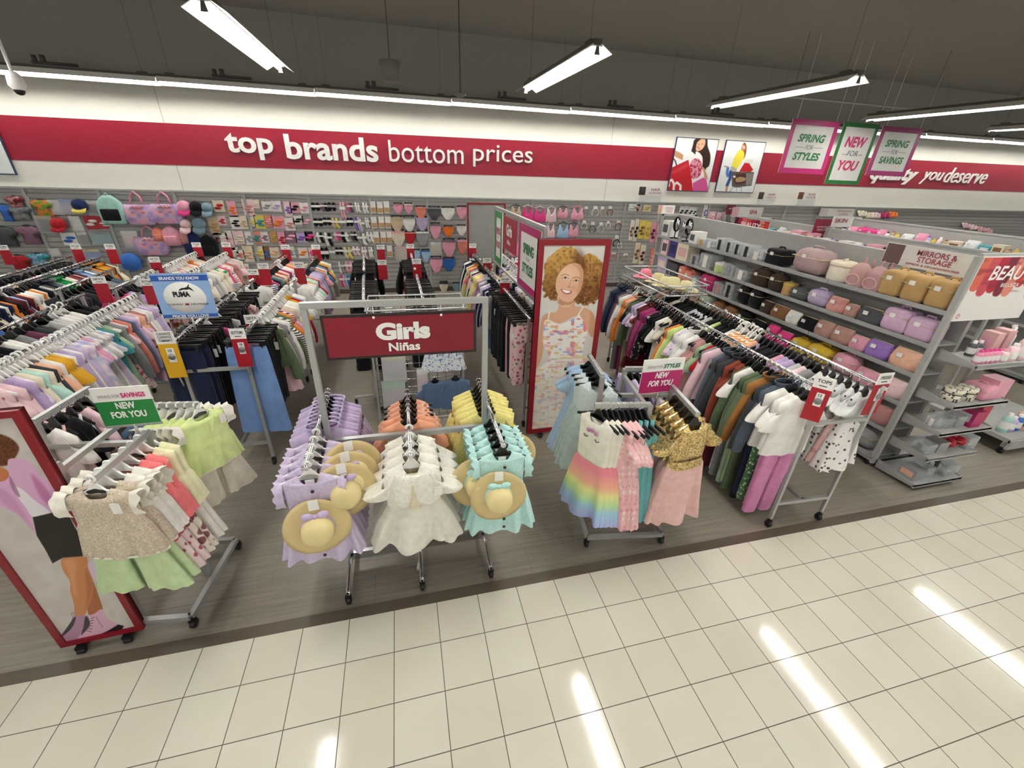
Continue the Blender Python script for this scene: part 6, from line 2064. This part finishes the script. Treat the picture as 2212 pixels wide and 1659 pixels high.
def stock(line, place_fn, where, rz=0.0):
    """kind:colour[/second] w d h at; ...   -> one thing each, left to right / front to back as listed"""
    for i, q in enumerate(line.split(';')):
        f = q.split()
        kind, cols = ' '.join(f[:-4]).split(':')
        cc = cols.split('/')
        w, d, h, a = map(float, f[-4:])
        nm, ds, cat = WN[kind]
        desc = cc[0]
        t = thing(nm, '%s %s, %s %s' % (desc, ds, nth(i + 1), where), cat, place_fn(a, d), rz, 'goods ' + where.split(' from ')[-1] if ' from ' in where else None)
        t['group'] = 'goods of %s' % where
        if 'of beauty unit' in where:
            t.scale = (1.12, 1.12, 1.2)
        for pn, me in ware(kind, w, d, h, CD[cc[0]], CD[cc[1]] if len(cc) > 1 else None):
            place(pn, me, t)


def near(zi, off=.02):
    return lambda y, d: (GX + off + d / 2, y, SH[zi])


# distances run from the aisle end (y = .66) to the far end (y = 5.75)
stock('case:fuzzy tan .19 .24 .22 .8;case:fuzzy tan .19 .24 .22 1.03;case:fuzzy tan .19 .24 .22 1.26;minipack:soft pink .17 .14 .22 1.46;minipack:soft pink .17 .14 .22 1.66;drum:ivory/cream .24 .25 .19 1.92;duffel:mauve pink .42 .26 .25 2.32;case:black .26 .22 .18 2.85;clearbox:white .22 .18 .12 3.15;clearbox:black .16 .16 .15 3.36;clearbox:black .14 .14 .15 3.56;clearbox:black .14 .14 .15 3.75;clearbox:black .16 .16 .16 3.96;clearbox:white .2 .18 .1 4.2;clearbox:gold .2 .18 .1 4.42;carton:white/dark grey .15 .2 .17 4.68;mirror:black .19 .1 .32 4.92;mirror:grey .16 .1 .28 5.1;mirror:black .18 .1 .32 5.3;carton:white/dark grey .2 .2 .24 5.55',
      near(0), 'from the aisle on top shelf of beauty unit')
stock('case:lilac .22 .2 .18 .82;case:lilac .23 .2 .2 1.07;pouch:dark grey .26 .14 .13 1.34;pouch:rose gold .14 .1 .12 1.56;pouch:floral pink .22 .14 .14 1.76;duffel:lavender .26 .16 .16 2.02;duffel:dark grey .24 .2 .12 2.3;drum:tan/gold .14 .16 .14 2.5;duffel:dark brown .22 .2 .2 2.72;duffel:dark brown .28 .2 .2 3.02;clearbox:white .22 .2 .14 3.34;clearbox:grey .22 .2 .16 3.62;drum:lime/white .2 .22 .13 3.9;clearbox:white .26 .2 .2 4.2;clearbox:dark grey .2 .2 .14 4.5;carton:cream/soft pink .3 .22 .25 4.88;carton:dark purple/navy .22 .2 .26 5.18;carton:pale pink/dark grey .18 .2 .24 5.46',
      near(1), 'from the aisle on second shelf of beauty unit')
stock('pouch:peach .26 .16 .16 .84;pouch:holographic purple .24 .14 .15 1.12;pouch:pink .18 .14 .13 1.34;pouch:rose gold .24 .14 .15 1.56;pouch:rose gold .22 .14 .15 1.8;pouch:black .24 .14 .13 2.04;pouch:white .2 .12 .14 2.26;pouch:brown .26 .14 .14 2.5;pouch:dark brown .18 .14 .14 2.74;duffel:black .2 .18 .24 2.98;duffel:black .2 .18 .24 3.22;clearbox:black .16 .2 .2 3.5;clearbox:dusty pink .2 .2 .16 3.74;case:magenta .3 .22 .2 4.06;clearbox:white .2 .2 .12 4.36;case:salmon .2 .2 .16 4.6;case:salmon .16 .16 .2 4.8;carton:dark grey .3 .2 .2 5.1;carton:lavender/cream .28 .22 .24 5.45',
      near(2), 'from the aisle on third shelf of beauty unit')
stock('pouch:pale pink .26 .16 .16 .84;pouch:pink .24 .16 .14 1.12;duffel:pink .26 .18 .2 1.4;duffel:bright yellow .3 .22 .18 1.74;duffel:bright yellow .24 .2 .16 2.04;pouch:hot pink .2 .16 .16 2.3;pouch:hot pink .18 .16 .18 2.52;pouch:black .24 .16 .16 2.8;duffel:black .24 .2 .2 3.1;duffel:brown .24 .2 .18 3.4;duffel:brown .22 .2 .18 3.7;case:sage .24 .2 .2 4.0;duffel:kraft .24 .2 .18 4.3;duffel:maroon .24 .2 .18 4.6;carton:beige .3 .22 .24 5.0;carton:grey .3 .22 .24 5.4',
      near(3), 'from the aisle on fourth shelf of beauty unit')
stock('pouch:dusty pink .26 .18 .16 .86;pouch:pale pink .26 .18 .16 1.16;duffel:white .26 .2 .2 1.46;duffel:grey .26 .2 .2 1.8;duffel:black .28 .2 .2 2.2;duffel:tan .28 .2 .2 2.7', near(4), 'from the aisle on fifth shelf of beauty unit')
stock('duffel:grey .3 .22 .2 .9;duffel:rose gold .3 .22 .16 1.3;duffel:dark grey .3 .22 .2 1.7', near(5), 'from the aisle on bottom shelf of beauty unit')

# aisle-end shelves of the same unit
t = thing('end_cap_shelf', 'aisle-end shelf stack under the white and red beauty header', 'shelves', (0, 0, 0))
EZ = [1.41, .99, .69, .4, .08]
for i, z in enumerate(EZ):
    yf = .3 - .02 * i
    xl, xr = 7.17 - .015 * i, 7.92 - .03 * i
    MB().slab([(xl, .625, z), (xl, yf, z), (xr, yf, z), (xr, .625, z)], (0, 0, -.02)).box(((xl + xr) / 2, yf + .006, z - .012), (xr - xl, .012, .05)).build('shelf', M_SHELF, t)
    for x in (xl + .006, xr - .006):
        MB().slab([(x, .625, z + .05), (x, yf, z + .01), (x, yf, z - .03), (x, .625, z - .06)], (.004, 0, 0)).build('shelf_bracket', M_SHELF, t)
ec = lambda zi, y=.42: (lambda x, d: (x, y, EZ[zi]))
stock('bottle:bubblegum/hot pink .06 .06 .14 7.25;bottle:bubblegum/hot pink .06 .06 .14 7.31;bottle:bubblegum/hot pink .06 .06 .14 7.37;bottle:bubblegum/hot pink .06 .06 .14 7.43;bottle:bubblegum/hot pink .06 .06 .14 7.49;bottle:pale pink/pink .09 .09 .13 7.58;bottle:pale pink .09 .09 .18 7.69;pump:pale pink .09 .09 .26 7.81', ec(0, .37), 'from left along front of top end shelf')
stock('bottle:dark grey/white .07 .07 .16 7.42;bottle:dark grey/white .07 .07 .16 7.5;carton:soft pink/pink .12 .1 .24 7.62;carton:soft pink/pink .12 .1 .26 7.76;pump:white .08 .08 .28 7.87', ec(0, .53), 'from left along back of top end shelf')
stock('hexbox:ivory .17 .17 .13 7.29;hexbox:ivory .17 .17 .13 7.47;case:pink .2 .2 .15 7.66;carton:pink/pale pink .16 .2 .2 7.83', ec(1, .42), 'from left on second end shelf')
stock('clearbox:white .1 .12 .11 7.24;clearbox:white .1 .12 .1 7.36;clearbox:white .12 .12 .12 7.5;carton:magenta/clear .2 .14 .18 7.66;carton:glossy red/pink .1 .14 .2 7.81', ec(2, .4), 'from left on third end shelf')
stock('clearbox:grey .13 .14 .11 7.24;carton:grey/soft pink .14 .14 .12 7.4;heart:glossy red .17 .1 .15 7.53;heart:glossy red .17 .1 .15 7.68;clearbox:white .16 .14 .14 7.8', ec(3, .38), 'from left on fourth end shelf')
stock('carton:grey/peach .17 .16 .12 7.24;clearbox:black .12 .14 .12 7.4;carton:black/white .05 .06 .2 7.52;clearbox:white .18 .16 .14 7.66;clearbox:pale pink .14 .12 .1 7.78', ec(4, .36), 'from left on bottom end shelf')

DRIPS = ['#9b1b4c', '#b0203a', '#c23a34', '#d86a55', '#7a2030', '#4f1a20', '#c94f58', '#e08a78']


def paint_drips(P, top=.5, seed=3):
    rs = random.Random(seed)
    n = 8
    for i in range(n):
        x0, x1 = i / n - .01, (i + 1) / n + .01
        e = top + rs.uniform(-.1, .16)
        P.poly([(x0, .0), (x1, .0), (x1, e - .12), (x1 - .02, e - .03), (x1 - .05, e), (x0 + .04, e - .01), (x0 + .01, e - .05), (x0, e - .12)], DRIPS[(i * 3 + seed) % 8], .01, False)
    nz = P.noise(.05, seed, .3)
    m = np.clip((top - P.w) * 30, 0, 1)
    P.mix('#6d1730', m * np.clip((nz - .55) * 2, 0, .4))


# BEAUTY header of the end cap
t = thing('header_sign', 'white beauty header sign with dripping red lipstick strokes, right edge', 'sign', (0, 0, 0))
x0, x1, z0, z1 = 7.06, 7.97, 1.755, 2.345
MB().box(((x0 + x1) / 2, .605, (z0 + z1) / 2), (x1 - x0, .02, z1 - z0)).build('panel', M_CARD, t)
P = Paint((x0, .594, z0), (x1, .594, z0), (x0, .594, z1), 140, 100, None, (233, 230, 226))
paint_drips(P, .56, 3)
P.build('print', t)
m = MB()
text(m, 'BEAUTY', ((x0 + x1) / 2 + .05, .592, z0 + (z1 - z0) * .76), (1, 0, 0), (0, 0, 1), .66, .13, .02, .1)
text(m, 'BELLEZA', ((x0 + x1) / 2 + .05, .592, z0 + (z1 - z0) * .57), (1, 0, 0), (0, 0, 1), .24, .035, .01)
m.build('lettering', M_LET, t)
MB().lathe([(.016, .001), (.022, .001)], 16, (x0 + .04, .592, z0 + .05), Matrix.Rotation(PI / 2, 3, 'X')).build('emblem', M_RED, t)
bar(t, 'header_frame', (x0, .63, z1 + .01), (x1, .63, z1 + .01), .03)
bar(t, 'header_frame', (x0 - .01, .63, .15), (x0 - .01, .63, z1), .05, M_GREY)


# header boards along shelf tops
def top_board(label, uvs, x, words, col, bg='#e6e3de', pic=None, drips=False, y=None):
    """board on plane x= (running in y) or y= ; uvs = left-top, right-top, left-bottom in the photo"""
    q = [at(u, v, x=x) if y is None else at(u, v, y=y) for u, v in uvs]
    z1, z0 = (q[0].z + q[1].z) / 2, q[2].z
    if z1 - z0 < .08:
        z0 = z1 - .2
    a, b = q[0], q[1]
    w, h = ((a.x - b.x) ** 2 + (a.y - b.y) ** 2) ** .5, z1 - z0
    c = ((a.x + b.x) / 2, (a.y + b.y) / 2, (z0 + z1) / 2)
    t = flat_sign('header_board', label, c, w, h, [], 0.0, bg, -PI / 2 if y is None else 0.0)
    if drips:
        P = Paint((-w / 2, -.006, -h / 2), (w / 2, -.006, -h / 2), (-w / 2, -.006, h / 2), 80, 40, None, (233, 230, 226))
        paint_drips(P, .75, 5)
        P.build('print', t)
    if pic:
        MB().box((-w * .38, -.006, 0), (w * .22, .003, h * .94)).build('picture', mat('pic' + pic, pic, .5), t)
    for s, px, pz, ww, hh in words:
        letter(t, s, px * w, pz * h, ww * w, hh * h, col, .015, 0, -.0075)
    for xx in (-w * .4, w * .4):
        MB().box((xx, .012 if y is None or y < 8.5 else .1, -h / 2 - .06), (.03, .012 if y is None or y < 8.5 else .19, .22)).build('bracket', M_STEEL, t)
    return t


top_board('long white mirrors and storage board along the beauty unit top', ((1920, 524), (2112, 551), (1908, 566)), 7.4, [('MIRRORS &', .12, .24, .44, .26), ('STORAGE', .12, -.06, .38, .26), ('ESPEJOS & ORGANIZADORES', .12, -.34, .6, .12)], '#a33a50', pic='#6d5550')
top_board('white styling tools board at the far end of the beauty unit', ((1424, 440), (1458, 447), (1422, 462)), None, [('STYLING', .16, .18, .5, .28), ('TOOLS', .16, -.16, .4, .28)], '#b77a86', pic='#d8a58d', y=5.8)

# the next beauty units to the right, seen over the first
gondola('second beauty shelving unit behind the first, with soaps and lotions', 9.35, 10.15, 1.9, 6.2, 2.12, [1.84, 1.56, 1.25, .9, .5, .15])
gondola('third beauty shelving unit at the right, behind the mirrors board', 11.9, 12.7, 1.9, 6.2, 2.16, [1.84, 1.5, 1.2, .9, .5, .15])
RG = random.Random(5)
for gi, (gx, nm) in enumerate(((9.35, 'second'), (11.9, 'third'))):
    for si, z in enumerate((1.84, 1.56) if gi == 0 else (1.84, 1.5)):
        y, parts_ = 2.1, []
        pal = ['bottle:pale pink/white', 'bottle:white/black', 'carton:white/teal', 'carton:pink/white', 'bottle:bright yellow/gold', 'carton:turquoise/white', 'bottle:kraft/brown', 'case:hot pink', 'pouch:bubblegum', 'bottle:lavender/purple', 'carton:cream/brown', 'pouch:clear', 'bottle:navy/black']
        while y < 6.0:
            k = RG.choice(pal)
            w = .08 if k.startswith('bottle') else RG.choice((.16, .2, .24))
            parts_.append('%s %.2f %.2f %.2f %.2f' % (k, w, min(w, .2), RG.uniform(.15, .21), y + w / 2))
            y += w + .02
        stock(';'.join(parts_), lambda yy, d, X=gx, Z=z: (X + .03 + d / 2, yy, Z), 'from the front on %s shelf of %s beauty unit' % (['top', 'next'][si], nm))
top_board('small red-dripped beauty board on the second beauty unit', ((1590, 468), (1664, 480), (1578, 498)), 9.34, [('BEAUTY', 0, .12, .56, .3)], '#f4f2ee', drips=True)
top_board('white spa board over the second beauty unit', ((1583, 446), (1650, 449), (1581, 468)), None, [('SPA', .2, 0, .26, .42)], '#a8304a', pic='#dfb4bd', y=8.7)
top_board('white skin board between the second and third beauty units', ((1802, 467), (1846, 468), (1800, 490)), None, [('SKIN', -.1, .1, .6, .4)], '#a8304a', y=at(1824, 490, x=9.75).y)
top_board('white personal care board behind the skin board', ((1774, 451), (1848, 450), (1774, 467)), None, [('PERSONAL', .2, .2, .44, .26), ('CARE', .2, -.2, .26, .26)], '#b98a92', pic='#d9cfcb', y=8.7)
top_board('dark red information card standing beside the skin board', ((1764, 472), (1804, 475), (1752, 517)), None, [('WE PRODUCTS', 0, .12, .7, .1), ('SIMPLIFIED', 0, -.02, .6, .1), ('HAIR AND SKIN', 0, -.28, .6, .06)], '#ecd9d9', bg='#8e1d38', y=at(1778, 517, x=9.75).y)
top_board('small dark red card left of the spa board', ((1572, 442), (1590, 443), (1568, 463)), None, [('SIMPLE', 0, .1, .6, .14)], '#ecd9d9', bg='#7c1c34', y=8.7)

# slippers on the far right wall
for i, (u, v, c) in enumerate(((1865, 462, 'ivory'), (1880, 466, 'cream'), (1895, 466, 'pale pink'), (1915, 466, 'magenta'), (1932, 464, 'orange'), (1882, 500, 'cream'), (1908, 500, 'magenta'), (2030, 500, 'brown'), (2090, 488, 'pale pink'), (2104, 492, 'pale pink'), (2122, 496, 'soft pink'), (2138, 500, 'soft pink'), (2080, 528, 'pale pink'), (2098, 532, 'pale pink'), (2118, 534, 'soft pink'))):
    p = at(u, v, y=8.76)
    t = thing('slipper_pair', '%s fluffy slipper pair hung at far right wall, %s from left' % (c, nth(1 + sorted([1865, 1880, 1895, 1915, 1932, 1882, 1908, 2030, 2090, 2104, 2122, 2138, 2080, 2098, 2118]).index(u))), 'slippers', (p.x, 8.83, p.z), PI / 2, 'slippers on the far wall')
    for pn, me in ware('slipper', .28, .2, .11, CD[c], CD[c]):
        o = place(pn, me, t)
        o.rotation_euler = (0, -.9, 0)

# far-right low table of goods beside the aisle
t = thing('display_table', 'low grey display table on castors at the right picture edge', 'table', (9.6, .95, 0))
MB().box((0, 0, .2), (1.3, .9, .05)).build('deck', M_SHELF, t)
MB().box((0, -.45, .15), (1.3, .03, .12)).build('apron', M_GREY, t)
for x in (-.6, .6):
    for y in (-.4, .4):
        bar(t, 'leg', (x, y, .09), (x, y, .2), .04)
        caster(t, x, y)
stock('bottle:mint/white .1 .1 .26 9.08;bottle:lavender/white .1 .1 .2 9.2;bottle:blue/white .1 .1 .22 9.3;carton:peach .14 .14 .2 9.45;bottle:teal .1 .1 .2 9.6', lambda x, d: (x, .68, .226), 'from left on low table at right edge')

# ================================================================== wire basket of hats over the right rack, and the wire tower
def wire_basket(t, x0, x1, y0, y1, z0, z1, step=.09):
    for z in (z0, z1):
        MB().tube([(x0, y0, z), (x1, y0, z), (x1, y1, z), (x0, y1, z), (x0, y0, z)], .011, 6).build('rim', mat('bright_wire', '#dcdedf', .25, .6), t)
    mb = MB()
    x = x0 + step
    while x < x1 - .02:
        mb.tube([(x, y0, z1), (x, y0, z0), (x, y1, z0), (x, y1, z1)], .003, 4)
        x += step
    y = y0 + step
    while y < y1 - .02:
        mb.tube([(x0, y, z1), (x0, y, z0), (x1, y, z0), (x1, y, z1)], .003, 4)
        y += step
    mb.build('wire_mesh', M_CHROME, t)


t = thing('wire_basket', 'chrome wire basket of hats on the far end of the right rack', 'basket', (0, 0, 0))
BX0, BX1, BY0, BY1, BZ = 5.29, 5.86, 2.5, 3.7, 1.53
wire_basket(t, BX0, BX1, BY0, BY1, BZ, BZ + .12)
for y in (BY0 + .1, BY1 - .1):
    for x in (BX0 + .03, BX1 - .03):
        MB().cyl((x, y, BZ), (x, y, RZ + .01), .008, 6).build('foot', M_CHROME, t)
for i, (u, v, c, nm, dy) in enumerate(((1381, 602, '#e9899b', 'pink sun hat with hot pink band', 0), (1400, 612, '#d8cb9c', 'straw trilby with dark band', 0), (1432, 618, '#ddd2a4', 'pale straw hat lying crown up', 0), (1466, 620, '#ddd2a4', 'pale straw hat with blue band at the basket front', 0), (1432, 630, '#e2d8a8', 'crumpled yellow straw hat at the basket rim', 0))):
    p = at(u, v, z=BZ + .06)
    px, py = min(max(p.x, BX0 + .13), BX1 - .13), min(max(p.y, BY0 + .13), BY1 - .13)
    t = thing('straw_hat', nm + ' in the wire basket', 'hat', (px, BY0 + [.95, .66, .4, .2, .17][i], BZ + .012 + [0, 0, .01, .0, .06][i]))
    t.location.x = BX0 + [.22, .25, .2, .38, .16][i]
    t.scale = (1.15, 1.15, 1.25)
    A = mat('hat' + c, c, .85)
    MB().lathe([(.07, .012), (.1, .006), (.14, .004), (.15, .012), (.14, .008), (.07, .018)], 28, wob=lambda a, r: .008 * math.sin(2 * a)).build('brim', A, t)
    MB().lathe([(.076, .01), (.07, .06), (.058, .092), (.03, .1), (0, .098)], 24).build('crown', A, t)
    MB().lathe([(.0775, .014), (.0745, .034)], 24).build('hat_band', mat('hb%d' % i, ['#e0457f', '#3a3330', '#d3c48e', '#7f9fbf', '#d8c98c'][i], .7), t)

t = thing('wire_tower', 'chrome wire display tower behind the Girls sign, hung with packs and shorts', 'rack', (0, 0, 0))
TX0, TX1, TY0, TY1 = 1.68, 2.68, 2.42, 2.86
wire_basket(t, TX0 - .02, TX1 + .06, TY0, TY1 + .15, 1.42, 1.5)
for x in (TX0, TX1):
    for y in (TY0, TY1):
        bar(t, 'post', (x, y, .1), (x, y, 1.45), .025)
        caster(t, x, y)
mb = MB()
for i in range(13):
    z = .15 + .1 * i
    mb.tube([(TX0, TY0 + .05, z), (TX1, TY0 + .05, z)], .004, 4)
for i in range(11):
    x = TX0 + (TX1 - TX0) * i / 10
    mb.tube([(x, TY0 + .05, .12), (x, TY0 + .05, 1.4)], .004, 4)
mb.build('wire_grid', M_CHROME, t)
bar(t, 'base_bar', (TX0, TY0, .12), (TX1, TY0, .12), .03)
bar(t, 'base_bar', (TX0, TY1, .12), (TX1, TY1, .12), .03)
for i, (x, z, w, h, c, c2, nm) in enumerate(((1.9, .86, .26, .3, '#a9a9b8', '#e6dcae', 'clear pack of pale plush toys, upper left'), (1.88, .5, .28, .36, '#b7a3b5', '#8fc9a4', 'clear pack with mint tag'), (2.2, .66, .12, .3, '#cfa9b4', '#efece6', 'narrow pink pack beside the shorts'), (1.87, .2, .26, .2, '#9c8fa6', '#c9b7c4', 'lowest clear pack'))):
    t = thing('bagged_set', nm + ' on the wire tower', 'pack', (x, TY0 - .01, z))
    for pn, me in goods('bag', w, h, c, c2):
        if pn != 'peg_hook':
            place(pn, me, t)
for i, (x, c, nm) in enumerate(((2.34, 'blue floral', 'left ruffled floral shorts'), (2.56, 'blue floral', 'right ruffled floral shorts'))):
    hang('skirt', c, (x, TY0 - .03, 1.06), 0, nm + ' on the wire tower', 'p', None, sd=0, sc=.75)
hang('tee', 'denim', (2.58, TY0 - .06, .74), 0, 'denim blue top on the wire tower below the shorts', 'k', None, sd=1, sc=1.0)
hang('tee', 'denim', (2.34, TY0 - .06, .72), 0, 'denim blue top on the wire tower, left of its twin', 'k', None, sd=0, sc=.9)


tag(MB().lathe([(.0, 0), (.02, .004), (.012, .03), (.004, .07), (0, .075)], 12).build('floor_marker', M_WHITE, None, (2.02, .33, .002)), 'tiny white cone-shaped piece on the floor under the Girls stand', 'marker')
